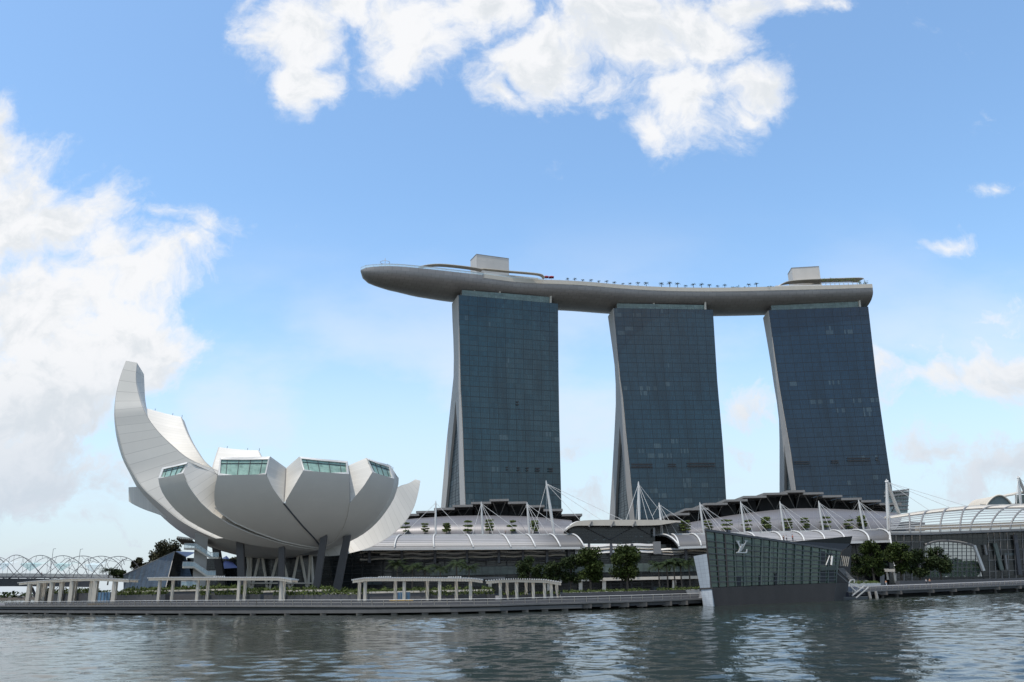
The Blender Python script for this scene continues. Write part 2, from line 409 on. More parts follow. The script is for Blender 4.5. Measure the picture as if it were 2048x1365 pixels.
def dup(root, loc, label, rz=0., sc=1., group=None):
    r = root.copy(); COL.objects.link(r); r.location = loc; r.rotation_euler = (0, 0, rz); r.scale = (sc, sc, sc) if isinstance(sc, (int, float)) else sc
    r['label'] = label
    if group: r['group'] = group
    for ch in list(root.children):
        k = ch.copy(); COL.objects.link(k); k.parent = r
        for g in list(ch.children):
            q = g.copy(); COL.objects.link(q); q.parent = k
    return r
ORD = ['first', 'second', 'third', 'fourth', 'fifth', 'sixth', 'seventh', 'eighth', 'ninth', 'tenth', 'eleventh', 'twelfth', 'thirteenth', 'fourteenth', 'fifteenth', 'sixteenth', 'seventeenth', 'eighteenth', 'nineteenth', 'twentieth', 'twenty-first', 'twenty-second', 'twenty-third', 'twenty-fourth', 'twenty-fifth']
def lerp(a, b, t): return a + (b - a) * t
def interp(pl, x):
    if x <= pl[0][0]: i = 0
    else:
        i = len(pl) - 2
        for k in range(len(pl) - 1):
            if x <= pl[k + 1][0]: i = k; break
    (x0, y0), (x1, y1) = pl[i], pl[i + 1]
    return y0 + (y1 - y0) * (x - x0) / (x1 - x0)
def resample(pts, n):
    pts = [Vector(p) for p in pts]; d = [0]
    for a, b in zip(pts, pts[1:]): d.append(d[-1] + (b - a).length)
    out = []
    for i in range(n):
        t = d[-1] * i / (n - 1); k = 0
        while k < len(d) - 2 and d[k + 1] < t: k += 1
        out.append(pts[k].lerp(pts[k + 1], (t - d[k]) / max(1e-9, d[k + 1] - d[k])))
    return out
def smoothpl(pts, it=2):
    pts = [Vector(p) for p in pts]
    for _ in range(it):
        q = [pts[0]]
        for a, b in zip(pts, pts[1:]): q += [a.lerp(b, .25), a.lerp(b, .75)]
        q.append(pts[-1]); pts = q
    return pts
def px2(pl): return [Vector((x, y)) for x, y in pl]

# ================================================================== SETTING
import numpy as np
def water_mesh():
    """one sheet: a fine grid of real wavelets in the bay, flat quads out to the horizon"""
    rg = np.random.RandomState(5); y0, y1 = 32., 345.; hw = lambda y: 34 + .74 * y
    nx, ny = 640, 640
    U, Y = np.meshgrid(np.linspace(-1, 1, nx), y0 + (y1 - y0) * np.linspace(0, 1, ny) ** 1.45); X = U * hw(Y); Z = np.zeros_like(X)
    n = 80
    for i in range(n):
        lam = .9 * (5.2 / .9) ** rg.rand(); th = rg.normal(0, .8); sl = WAVE_SLOPE * math.sqrt(2 / n) * (.7 + .6 * rg.rand())
        kx, ky = math.sin(th) * 2 * math.pi / lam, math.cos(th) * 2 * math.pi / lam
        Z += sl * lam / (2 * math.pi) * np.sin(kx * X + ky * Y + rg.rand() * 6.28)
    pt = np.zeros_like(X)
    for i in range(9):
        lam = rg.uniform(45, 150); th = rg.rand() * 6.28; pt += np.sin(2 * math.pi / lam * (math.sin(th) * X + 1.6 * math.cos(th) * Y) + rg.rand() * 6.28)
    Z *= np.clip(1 + .16 * pt, .5, 1.6)
    fade = np.clip(np.minimum.reduce([(1 - np.abs(U)) * hw(Y), Y - y0, y1 - Y]) / 8, 0, 1); Z *= fade
    V = np.stack([X, Y, Z], -1).reshape(-1, 3); idx = np.arange(nx * ny).reshape(ny, nx)
    Q = np.stack([idx[:-1, :-1], idx[:-1, 1:], idx[1:, 1:], idx[1:, :-1]], -1).reshape(-1, 4)
    b0 = nx * ny; E_ = 3000.
    ex = np.array([(-E_, -200, 0), (E_, -200, 0), (E_, 6000, 0), (-E_, 6000, 0), (-hw(y0), y0, 0), (hw(y0), y0, 0), (hw(y1), y1, 0), (-hw(y1), y1, 0)], float)
    Q2 = np.array([(b0, b0 + 1, b0 + 5, b0 + 4), (b0 + 1, b0 + 2, b0 + 6, b0 + 5), (b0 + 2, b0 + 3, b0 + 7, b0 + 6), (b0 + 3, b0, b0 + 4, b0 + 7)])
    V = np.vstack([V, ex]); Q = np.vstack([Q, Q2]); me = bpy.data.meshes.new('water')
    me.vertices.add(len(V)); me.vertices.foreach_set('co', V.astype(np.float32).ravel()); me.loops.add(Q.size); me.loops.foreach_set('vertex_index', Q.astype(np.int32).ravel())
    me.polygons.add(len(Q)); me.polygons.foreach_set('loop_start', np.arange(0, Q.size, 4, dtype=np.int32)); me.polygons.foreach_set('use_smooth', np.ones(len(Q), bool))
    me.update(calc_edges=True); me.validate(); me.materials.append(M['water']); o = bpy.data.objects.new('water', me); COL.objects.link(o); return o
WAVE_SLOPE = .078
tag(water_mesh(), kind='structure')
# promenade edge: (px, slab top y, waterline y)
EDGE = [(-40, 1211.9, 1227), (0, 1211.7, 1228), (165, 1211.5, 1229.5), (330, 1211, 1230.5), (500, 1211, 1231), (750, 1211.7, 1230.5), (900, 1210.5, 1228.5), (1000, 1209.2, 1226), (1080, 1206.6, 1223), (1164, 1204.6, 1220.5), (1307, 1200.5, 1215.5), (1402, 1197, 1211.5), (1550, 1190.5, 1205), (1700, 1183.5, 1199), (1730, 1182, 1197.5), (1833, 1178, 1193), (1935, 1173.8, 1189), (2048, 1169, 1184), (2200, 1163, 1178)]
EP = []
for px, ys, yw in EDGE:
    w = PZ(px, yw, 0.); t = PY(px, ys, w.y); EP.append(Vector((w.x, w.y, t.z)))
def edge_at(px, back=0., z=None):
    """point on the promenade edge at photo column px (then 'back' metres further along y)"""
    for k in range(len(EDGE) - 1):
        if px <= EDGE[k + 1][0] or k == len(EDGE) - 2:
            t = (px - EDGE[k][0]) / (EDGE[k + 1][0] - EDGE[k][0]); p = EP[k].lerp(EP[k + 1], t); break
    return Vector((p.x, p.y + back, p.z if z is None else z))
pr = MB(); far = [Vector((p.x * 1.25, 470, p.z)) for p in EP]
rows = [[p for p in EP], [Vector((p.x * 1.01, p.y + 3.2, p.z)) for p in EP], far]
pr.grid(rows[:]); prom = tag(pr.build('promenade', 'plaza_paving'), kind='structure')
def ribbon(name, y0, z0, y1, z1, mat, h=None):
    m = MB(); m.grid([[Vector((p.x, p.y + y0, p.z + z0)) for p in EP], [Vector((p.x, p.y + y1, p.z + z1)) for p in EP]]); return m
k_ = MB()
def strip(m, prof):
    m.loft([[Vector((p.x, p.y + dy, p.z + dz)) for dy, dz in prof] for p in EP])
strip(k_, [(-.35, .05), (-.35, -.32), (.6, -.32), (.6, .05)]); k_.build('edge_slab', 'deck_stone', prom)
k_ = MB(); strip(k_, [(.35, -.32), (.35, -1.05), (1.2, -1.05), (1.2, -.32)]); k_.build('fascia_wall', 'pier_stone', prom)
lowE = [i for i, e in enumerate(EDGE) if e[0] <= 1180]
k_ = MB(); k_.loft([[Vector((EP[i].x, EP[i].y + dy, dz)) for dy, dz in ((-.25, 1.05), (-.25, .38), (1.5, .38), (1.5, 1.05))] for i in lowE]); k_.build('lower_beam', 'pier_beam', prom)
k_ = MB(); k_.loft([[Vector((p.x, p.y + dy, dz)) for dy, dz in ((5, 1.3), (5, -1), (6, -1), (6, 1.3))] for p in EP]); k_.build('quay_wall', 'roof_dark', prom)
for px in (66, 98, 141, 187, 240, 299, 365, 434.6, 506, 579, 652, 720.7, 789, 850.7, 909, 963.5, 1008.6, 1050, 1090, 1130):
    p = edge_at(px, .8); k_ = MB(); k_.box((p.x, p.y, -.2), (1.3, 1.6, 1.2)); k_.build('pile', 'pile_concrete', prom)
for px in (1173, 1210, 1247, 1284, 1334, 1366, 1767.5, 1797, 1862, 1907, 1952, 1994, 2038):
    p = edge_at(px, 1.2); k_ = MB(); k_.box((p.x, p.y, p.z - .85), (2.2, 2.2, .9)); k_.tube([(p.x, p.y + .2, p.z - 1.2), (p.x, p.y + .2, -1)], .45, 8); k_.build('pile', 'pile_concrete', prom)
# far shore left
b = MB(); b.grid([[(-900, 1150, -.5), (-560, 1250, -.5), (-250, 1320, -.5)], [(-900, 1160, 3), (-560, 1262, 3), (-250, 1330, 3)], [(-1200, 1700, 6), (-560, 1750, 6), (0, 1800, 6)]])
tag(b.build('far_shore', 'hedge_soil'), kind='structure')
b = MB(); rs = random.Random(3)
for i in range(1500):
    t = rs.random(); p = Vector((-900, 1165, 3)).lerp(Vector((-250, 1335, 3)), t); hgt = 7 + 7 * mnoise.noise((t * 30, 0, 3)); z = rs.random() * hgt
    q = p + Vector((rs.uniform(-3, 3), rs.uniform(0, 16), z)); r_ = rs.uniform(1.2, 2.8); n = Vector((rs.gauss(0, 1), rs.gauss(-.5, 1), rs.gauss(.4, 1))).normalized(); x = n.orthogonal().normalized(); y = n.cross(x)
    b.face([q + x * r_, q + y * r_, q - x * r_, q - y * r_ * .8])
tag(b.build('far_shore_wood', 'leaf_dark'), 'distant green strip of trees along the far shore under the bridge', 'woodland', kind='stuff')

# ================================================================== TOWERS
HT = PY(916, 590.5, 500).z
def level(pl, z, pos):
    """point at height z on the traced edge pl (list of (py, px)); pos(px,py) gives the 3D point"""
    lo, hi = 400., 1300.
    for _ in range(40):
        m = (lo + hi) / 2
        if pos(interp(pl, m), m).z > z: lo = m
        else: hi = m
    return pos(interp(pl, m), m)
def tower(glass, G, Rr, Ou, In, Jn, ysplit, vents, crown, label, matwall='tower_wall'):
    gt = PZ(G[0][1], G[0][0], HT); rt = PZ(Rr[0][1], Rr[0][0], HT); ot = PZ(Ou[0][1], Ou[0][0], HT)
    gb = PY(G[-1][1], G[-1][0], gt.y)
    n = (ot - gt).cross(gb - gt).normalized()
    posG = lambda x, y: PY(x, y, gt.y); posR = lambda x, y: PY(x, y, rt.y); posE = lambda x, y: PP(x, y, gt, n)
    root = thing('hotel_tower', label, 'tower', (gt.x, gt.y, 1.7), 'hotel towers under the long roof deck')
    zs_ = posE(interp(In, ysplit), ysplit).z
    N_ = 14
    zs = [HT + (12 - HT) * i / N_ for i in range(N_ + 1)]
    zs = sorted(set(zs + [zs_]), reverse=True)
    g = [level(G, z, posG) for z in zs]; r = [level(Rr, z, posR) for z in zs]; o = [level(Ou, z, posE) for z in zs]
    mid = []; jn = []
    for k, z in enumerate(zs):
        if z >= zs_:
            a = g[k].lerp(o[k], .62); mid.append(a); jn.append(a)
        else:
            mid.append(level(In, z, posE)); jn.append(level(Jn, z, posE))
    # straight end wall edge: blend the shared line of the joined part to the split point
    k0 = max(i for i, z in enumerate(zs) if z >= zs_); sp = posE(interp(In, ysplit), ysplit)
    mid[k0] = sp.copy(); jn[k0] = sp.copy()
    w = [r[k] - g[k] for k in range(len(zs))]
    ins = (r[0] - g[0]).normalized() * .8
    f = MB(); f.loft([[g[k], mid[k], mid[k] + w[k], r[k]] for k in range(len(zs))]); f.build('front_slab', matwall, root)
    f = MB(); f.loft([[jn[k], o[k], o[k] + w[k], jn[k] + w[k]] for k in range(len(zs))]); f.build('rear_slab', matwall, root)
    kk = list(range(k0, len(zs)))
    f = MB(); f.grid([[mid[k] + ins * 2, jn[k] + ins * 2] for k in kk[::-1]]); f.build('atrium_glass', 'atrium_glass', root)
    f = MB(); f.grid([[jn[k] + w[k] - ins, mid[k] + w[k] - ins] for k in kk[::-1]]); f.build('atrium_glass', 'atrium_glass', root)
    fo = Vector((0, -.35, 0)); dx = (r[0] - g[0]).normalized()
    rowsg = [[(g[k] + fo + dx * .4).lerp(r[k] + fo, j / 10) for j in range(11)] for k in range(len(zs))][::-1]
    uv = [[(j / 10, (zs[::-1][i] - 12) / (HT - 12)) for j in range(11)] for i in range(len(zs))]
    f = MB(); f.grid(rowsg, uv); cw = f.build('curtain_wall', glass, root)
    # thin edge return of the curtain wall
    f = MB()
    for k in range(len(zs) - 1): f.face([r[k] + fo, r[k], r[k + 1], r[k + 1] + fo]); f.face([g[k] + fo + dx * .4, g[k] + dx * .4, g[k + 1] + dx * .4, g[k + 1] + fo + dx * .4])
    f.face([g[0] + fo, r[0] + fo, r[0], g[0]]); f.build('wall_edge', 'dark_steel', root)
    nf = (rt - gt).cross(Vector((0, 0, 1))).normalized()
    if nf.y > 0: nf = -nf
    for x0, x1, y0, y1 in vents:
        f = MB(); hgt = (y1 - y0)
        for a, b_ in ((y0, y0 + hgt * .36), (y0 + hgt * .64, y1)):
            P = [PP(x, y, gt + nf * .75, nf) for x, y in ((x0, b_), (x1, b_), (x1, a), (x0, a))]
            f.prism(P, nf * .25)
        f.build('vent_slot', 'roof_dark', root)
    # crown: recessed glass band and plant level under the deck
    (a0, a1), (b0, b1), dyb = crown
    pa = PP(a0, a1, gt - nf * 1.6, nf); pb = PP(b0, b1, gt - nf * 1.6, nf)
    f = MB(); f.grid([[Vector((pa.x, pa.y, HT)), Vector((pb.x, pb.y, HT))], [pa, pb]]); f.build('crown_band', 'crown_glass', root)
    f = MB(); bk = -nf * 9
    f.hexa([Vector((pa.x, pa.y, HT)) - nf * .4, Vector((pb.x, pb.y, HT)) - nf * .4, Vector((pb.x, pb.y, HT)) + bk, Vector((pa.x, pa.y, HT)) + bk, pa - nf * .4, pb - nf * .4, pb + bk, pa + bk]); f.build('plant_room', 'roof_edge', root)
    for t in (.13, .41, .98):
        q = pa.lerp(pb, t) - nf * (1.0 if t < .9 else -.5); f = MB(); f.tube([Vector((q.x, q.y, HT - .1)), q + Vector((.8, 0, 5.5))], .75, 8); f.build('deck_prop', 'warm_white', root)
    f = MB(); q = pa.lerp(pb, .17) - nf * 2.5; q2 = pa.lerp(pb, .55) - nf * 2.5
    f.hexa([q, q2, q2 - nf * 2, q - nf * 2, q + Vector((0, 0, 1.1)), q2 + Vector((0, 0, 1.1)), q2 - nf * 2 + Vector((0, 0, 1.1)), q - nf * 2 + Vector((0, 0, 1.1))]); f.build('service_box', 'white_paint', root)
    return root
tower('tower_glass_green',
  [(590.5, 916), (740, 919.6), (770, 920), (801.5, 922), (853, 924.5), (931, 927), (1006.6, 930)],
  [(608, 1116), (740, 1117), (842.5, 1118.5), (1020, 1123)],
  [(608, 903.8), (623, 903.8), (674.6, 906.5), (742, 908.3), (807.7, 901.5), (883.6, 893), (1013, 882)],
  [(797, 910.8), (812, 911.8), (883.6, 916), (1006.6, 920)],
  [(797, 910.6), (812, 910.2), (863, 905.6), (924.6, 899.5), (1015, 891)], 800,
  [(931.5, 945.8, 932, 939), (1011.9, 1015.4, 934, 941), (1033.8, 1038.5, 935, 942), (1052, 1056.8, 935.5, 943), (1071, 1079.5, 936, 943.5), (1097, 1106, 936.5, 944), (1032.4, 1037, 803, 811)],
  ((924, 580), (1103.4, 594.6), 10), 'leftmost hotel tower, pale green grey glass, beside the white lotus museum')
tower('tower_glass_blue',
  [(617, 1226), (756.6, 1239), (801, 1245.6), (862.5, 1250.7), (924, 1257), (975, 1262), (1040, 1268)],
  [(620, 1425.6), (770, 1434.8), (842, 1441.5), (903.5, 1446.6), (996, 1452)],
  [(633.6, 1215.8), (725.8, 1228.7), (786.7, 1232.3), (821.5, 1231), (883, 1228), (954.8, 1224), (1037, 1219)],
  [(850, 1238.6), (875, 1241.5), (944.6, 1248.7), (1026.6, 1258)],
  [(850, 1238.4), (875, 1238), (944.6, 1234), (1037, 1230)], 853,
  [(1262, 1304.5, 928, 936), (1336, 1352, 928, 934), (1374, 1430, 926, 934)],
  ((1233.4, 607), (1412.6, 610.6), 9), 'middle hotel tower of three, dark blue glass, behind the masts')
tower('tower_glass_navy',
  [(621, 1536), (770, 1557), (832, 1567.7), (907.7, 1581), (977, 1590)],
  [(614, 1736), (770, 1753.8), (832, 1762.5), (903.6, 1772.8), (981.5, 1784)],
  [(636.6, 1526), (725.8, 1541.5), (760, 1546), (827.7, 1557.5), (883, 1559), (981.5, 1559)],
  [(887, 1568.8), (924, 1571.5), (979.4, 1582)],
  [(887, 1568.6), (924, 1568.6), (981.5, 1568.7)], 890,
  [(1588, 1619, 923, 929), (1662, 1677, 921, 927), (1694, 1740, 916, 923), (1751, 1756, 915, 922)],
  ((1542, 611.4), (1721, 603), 9), 'rightmost hotel tower, darkest navy glass, leaning over the stepped roof')

# ================================================================== SKY DECK
HE = HT + 14
fe = [(722, 540), (728, 536.5), (741, 534), (786, 532), (853.6, 538), (915, 545), (966, 550.5), (1038, 561), (1126, 563.5), (1183, 567), (1245, 573), (1327, 577.5), (1409, 578.6), (1482, 578), (1556, 576), (1646, 574), (1744.5, 571)]
FE = [PZ(x, y, HE) for x, y in fe]
FEs = resample(smoothpl(FE, 2), 70)
arc = [0]
for a, b_ in zip(FEs, FEs[1:]): arc.append(arc[-1] + (b_ - a).length)
wid = [(0, 1.5), (3, 8), (9, 17), (16, 22), (24, 27), (44, 34), (64, 37), (85, 38), (400, 38)]
dep = [(0, 1.0), (3, 3.6), (9, 6.6), (16, 8.4), (24, 9.6), (44, 10.9), (64, 11.3), (400, 11.3)]
norm = []
for i in range(len(FEs)):
    a = FEs[max(0, i - 4)]; b_ = FEs[min(len(FEs) - 1, i + 4)]
    if i < 16: a, b_ = FEs[12], FEs[20]
    d = (b_ - a).normalized(); norm.append(Vector((-d.y, d.x, 0)))
deck = thing('sky_deck', 'long ship shaped grey roof deck bridging the three tower tops', 'roof deck', FEs[35])
def hull_sec(i, mfac=1.0):
    w = interp(wid, arc[i]); dd = interp(dep, arc[i]); out = []
    fh = min(2.6, dd * .25); f0 = FEs[i]; n = norm[i]
    NS = 18
    out.append(f0); 
    for k in range(NS + 1):
        a = math.pi * k / NS
        out.append(f0 + n * (w / 2 - w / 2 * c(a)) + Vector((0, 0, -fh - (dd - fh) * (s(a) ** .8))))
    out.append(f0 + n * w)
    return out
secs = [hull_sec(i) for i in range(len(FEs))]
f = MB(); f.grid(secs, [[(arc[i] / arc[-1], k / 20) for k in range(len(secs[0]))] for i in range(len(secs))])
f.f.append([f.vert(p) for p in secs[-1]]); f.f.append([f.vert(p) for p in secs[0]][::-1])
f.build('hull', 'hull_panel', deck, smooth=50)
f = MB(); f.grid([[FEs[i] + norm[i] * .6 - Vector((0, 0, .3)), FEs[i] + norm[i] * (interp(wid, arc[i]) - .6) - Vector((0, 0, .3))] for i in range(len(FEs))]); f.build('deck_floor', 'plaza_paving', deck)
i0 = 12
f = MB(); f.loft([[FEs[i] + norm[i] * dx + Vector((0, -.0, dz)) for dx, dz in ((-.25, .9), (-.25, -1.9), (.6, -1.9), (.6, .9))] for i in range(i0 + 4, len(FEs))]); f.build('parapet', 'warm_white', deck)
def deck_pt(px, py=None, back=3.):
    """deck point: front edge at photo column px then 'back' metres inwards"""
    best = min(range(len(FEs)), key=lambda i: abs(proj(FEs[i])[0] - px)); j = best
    k = min(len(FEs) - 2, max(0, j - (1 if proj(FEs[j])[0] > px else 0)))
    x0, x1 = proj(FEs[k])[0], proj(FEs[k + 1])[0]; t = (px - x0) / (x1 - x0)
    return FEs[k].lerp(FEs[k + 1], t) + norm[k] * back
def proj(p):
    x, y, z = p[0], p[1], p[2] - H0
    dz = y * c(TH) + z * s(TH); w = -y * s(TH) + z * c(TH)
    a = x * c(RHO) - w * s(RHO); b2 = x * s(RHO) + w * c(RHO)
    return (1024 + F * a / dz, 682.5 - F * b2 / dz)
# glass railing of the viewing platform
f = MB(); g_ = MB()
for i in range(0, 24): 
    a, b_ = FEs[i] + norm[i] * .5, FEs[i + 1] + norm[i + 1] * .5
    f.face([a, b_, b_ + Vector((0, 0, 1.7)), a + Vector((0, 0, 1.7))])
    g_.beam(a + Vector((0, 0, 1.75)), b_ + Vector((0, 0, 1.75)), .14); g_.beam(a, a + Vector((0, 0, 1.75)), .14)
f.build('glass_railing', 'rail_glass', deck); g_.build('railing_rail', 'white_steel', deck)
f = MB()
for i in range(3, 23):
    a, b_ = FEs[i] + norm[i] * 6, FEs[i + 1] + norm[i + 1] * 6
    f.beam(a + Vector((0, 0, 3.6)), b_ + Vector((0, 0, 3.6)), .25); f.beam(a + Vector((0, 0, 2.2)), b_ + Vector((0, 0, 2.2)), .2); f.beam(a, a + Vector((0, 0, 3.6)), .18)
f.build('upper_railing', 'white_steel', deck)
q = deck_pt(775, back=7); f = MB(); f.tube([q, q + Vector((0, 0, 8))], .18, 6); 
ring = [q + Vector((3 * c(a), 3 * s(a), 5.2)) for a in [2 * math.pi * k / 16 for k in range(17)]]; f.tube(ring, .16, 5); f.build('mast_ring', 'white_steel', deck)
def px_block(xy, Y, depth, mat, name, parent):
    """block whose front outline (4 photo points at distance Y) is given, with real depth"""
    f = MB(); P = [PY(x, y, Y) for x, y in xy]; bk = Vector((0, depth, 0))
    f.hexa([P[0], P[1], P[1] + bk, P[0] + bk, P[3], P[2], P[2] + bk, P[3] + bk]); return f.build(name, mat, parent)
def liftbox(L, Rr, Y0, Y1, back, label):
    """L,Rr = (x, ytop, ybottom)"""
    a = PY(L[0], L[1], Y0); b_ = PY(Rr[0], Rr[1], Y1); zt = (a.z + b_.z) / 2; n = Vector((-(b_ - a).y, (b_ - a).x, 0)).normalized() * back
    zb = HE - .3
    f = MB(); A = [Vector((a.x, a.y, zb)), Vector((b_.x, b_.y, zb))]; f.hexa([A[0], A[1], A[1] + n, A[0] + n] + [Vector((p.x, p.y, zt)) for p in (A[0], A[1], A[1] + n, A[0] + n)])
    root = f.build('lift_house', 'box_white', None); tag(root, label, 'rooftop block', 'white lift blocks on the roof deck')
    m = a.lerp(b_, .5) + n * .4
    f = MB(); f.box((m.x, m.y, zt + .5), (1, 1, 1.0)); f.tube([(m.x, m.y, zt + .9), (m.x, m.y, zt + 1.9)], .08, 5); f.build('roof_beacon', 'dark_steel', root)
    f = MB()
    for (u, v) in ((A[0], A[1]), (A[0], A[0] + n)):
        f.beam(Vector((u.x, u.y, zt + .06)), Vector((v.x, v.y, zt + .06)), .35, .28)
    f.build('roof_coping', 'roof_edge', root)
liftbox((953, 510, 534), (1017.6, 516.7, 539), 513, 522, 12, 'tall white block on the roof deck above the leftmost tower')
liftbox((1583, 536, 560), (1638, 533.7, 558), 556, 554, 13, 'tall white block on the roof deck above the rightmost tower')
def roof_pav(top, Yb, depth, mat, root, name='roof', th=.55):
    """thin curved roof: outline of its front edge in the photo, at Yb"""
    f = MB(); P = smoothpl([PY(x, y, Yb) for x, y in top], 2); depth *= .65
    f.sheet([[p for p in P], [p + Vector((-depth * .3, depth, .2)) for p in P]], (0, 0, -th)); return f.build(name, mat, root, smooth=40)
g0 = deck_pt(880, back=8)
pv = thing('roof_restaurant', 'low curved roof pavilion near the pointed tip of the deck', 'pavilion', g0, 'pavilions on the roof deck')
roof_pav([(838, 533), (856, 528.8), (880, 527.2), (912, 530), (945, 534), (966, 538)], 501, 8, 'warm_white', pv, th=.35)
f = MB(); a = deck_pt(862, back=9); b_ = deck_pt(950, back=9); f.hexa([a, b_, b_ + Vector((-3, 8, 0)), a + Vector((-3, 8, 0))] + [p + Vector((0, 0, 2.6)) for p in (a, b_, b_ + Vector((-3, 8, 0)), a + Vector((-3, 8, 0)))]); f.build('glazed_wall', 'pale_glass', pv)
f = MB()
for px in range(862, 955, 13): q = deck_pt(px, back=7.4); f.tube([q, q + Vector((0, 0, 3))], .12, 5)
f.build('canopy_post', 'white_steel', pv)
g0 = deck_pt(1030, back=7)
pv = thing('roof_restaurant', 'long curved roof pavilion beside the left white lift block', 'pavilion', g0, 'pavilions on the roof deck')
roof_pav([(962, 536), (985, 538), (1018, 541.5), (1050, 544), (1076, 546.5), (1086, 549), (1090, 555)], 509, 6, 'warm_white', pv, th=.4)
a = deck_pt(972, back=4); b_ = deck_pt(1080, back=4)
f = MB(); f.hexa([a, b_, b_ + norm[30] * 1, a + norm[30] * 1] + [p + Vector((0, 0, 3.6)) for p in (a, b_, b_ + norm[30], a + norm[30])]); f.build('parapet_wall', 'white_paint', pv)
a = deck_pt(975, back=8); b_ = deck_pt(1080, back=8)
f = MB(); f.hexa([a, b_, b_ + norm[30] * 6, a + norm[30] * 6] + [p + Vector((0, 0, 4.6)) for p in (a, b_, b_ + norm[30] * 6, a + norm[30] * 6)]); f.build('glazed_wall', 'pale_glass', pv)
g0 = deck_pt(1640, back=7)
pv = thing('roof_restaurant', 'curved roof pavilion with white posts at the blunt right end of the deck', 'pavilion', g0, 'pavilions on the roof deck')
roof_pav([(1560, 570.5), (1566, 566), (1578, 561.5), (1605, 559), (1642, 557.5), (1690, 556), (1722, 555), (1728, 557)], 546, 13, 'warm_white', pv, th=.4)
a = deck_pt(1572, back=8); b_ = deck_pt(1650, back=8); n_ = Vector((0, 1, 0))
f = MB(); f.hexa([a, b_, b_ + n_ * 8, a + n_ * 8] + [p + Vector((0, 0, 3.6)) for p in (a, b_, b_ + n_ * 8, a + n_ * 8)]); f.build('glazed_wall', 'pale_glass', pv)
f = MB()
for px in range(1648, 1722, 9): q = deck_pt(px, back=4); f.beam(q, q + Vector((0, 0, 4.0)), .3)
q, q2 = deck_pt(1646, back=4), deck_pt(1724, back=4); f.beam(q + Vector((0, 0, 3.9)), q2 + Vector((0, 0, 3.9)), .3); f.beam(q + Vector((0, 0, 1.6)), q2 + Vector((0, 0, 1.6)), .2); f.build('post_frame', 'white_steel', pv)
a = deck_pt(1552, back=1.0); b_ = deck_pt(1646, back=1.0)
f = MB(); f.hexa([a, b_, b_ + n_ * .6, a + n_ * .6] + [p + Vector((0, 0, 2.0)) for p in (a, b_, b_ + n_ * .6, a + n_ * .6)]); f.build('parapet_wall', 'white_paint', pv)
for k, (x, lab) in enumerate(((1096, 'left'), (1106.5, 'right'))):
    q = deck_pt(x, back=5); u_ = thing('sun_umbrella', 'dark red square umbrella, %s one of the pair on the roof deck' % lab, 'umbrella', q, 'red umbrellas on the roof deck')
    f = MB(); z = 5.3
    cs = [Vector((q.x + sx * 1.7, q.y + sy * 1.7, q.z + z - .5)) for sx, sy in ((-1, -1), (1, -1), (1, 1), (-1, 1))]; ap = q + Vector((0, 0, z + .5))
    for i in range(4): f.face([cs[i], cs[(i + 1) % 4], ap]); f.face([cs[i], cs[i] - Vector((0, 0, .35)), cs[(i + 1) % 4] - Vector((0, 0, .35)), cs[(i + 1) % 4]])
    f.build('canopy', 'red_cloth', u_); f = MB(); f.tube([q, ap - Vector((0, 0, .1))], .07, 6); f.build('pole', 'white_steel', u_)

# ================================================================== VEGETATION PROTOTYPES
def leafcloud(m, ctr, rad, n, size, rng, flat=1.0):
    for _ in range(n):
        d = Vector((rng.gauss(0, 1), rng.gauss(0, 1), rng.gauss(0, 1))).normalized() * (rng.random() ** .45)
        q = Vector(ctr) + Vector((d.x * rad[0], d.y * rad[1], d.z * rad[2])); sz = size * rng.uniform(.6, 1.4)
        nrm = Vector((rng.gauss(0, 1), rng.gauss(0, 1), rng.gauss(.5, flat))).normalized(); x = nrm.orthogonal().normalized(); x.rotate(Matrix.Rotation(rng.random() * 6.28, 3, nrm)); y = nrm.cross(x)
        m.face([q - x * sz, q + y * sz * .45, q + x * sz, q - y * sz * .45])
def make_tree(label, loc, H, wdt, mat, seed, lumps=16, leaves=90, size=.5, group=None, trunkh=.25, name='street_tree'):
    rng = random.Random(seed); root = thing(name, label, 'tree', loc, group)
    t = MB(); tr = H * .022
    pts = [Vector((0, 0, -.3)), Vector((rng.uniform(-.1, .1), 0, H * trunkh)), Vector((rng.uniform(-.3, .3), rng.uniform(-.3, .3), H * .6)), Vector((0, 0, H * .85))]
    t.tube(pts, [tr * 1.5, tr, tr * .6, tr * .2], 7)
    cr = MB()
    for k in range(lumps):
        a = rng.random() * 6.28; zz = rng.random(); prof = math.sqrt(max(0, 1 - (zz * 1.9 - .9) ** 2)) * .75 + .12
        rr = wdt * .5 * prof * rng.uniform(.35, 1.0); ctr = Vector((c(a) * rr, s(a) * rr, H * (trunkh + .08 + (.86 - trunkh) * zz)))
        t.tube([Vector((0, 0, max(H * trunkh, ctr.z - H * .2))), ctr * .6 + Vector((0, 0, ctr.z * .38)), ctr], [tr * .5, tr * .3, tr * .1], 5)
        r_ = wdt * rng.uniform(.16, .26); leafcloud(cr, ctr, (r_, r_, r_ * .8), int(leaves * 1.5), size, rng)
    t.build('trunk', 'bark', root, local=True); cr.build('crown', mat, root, local=True); return root
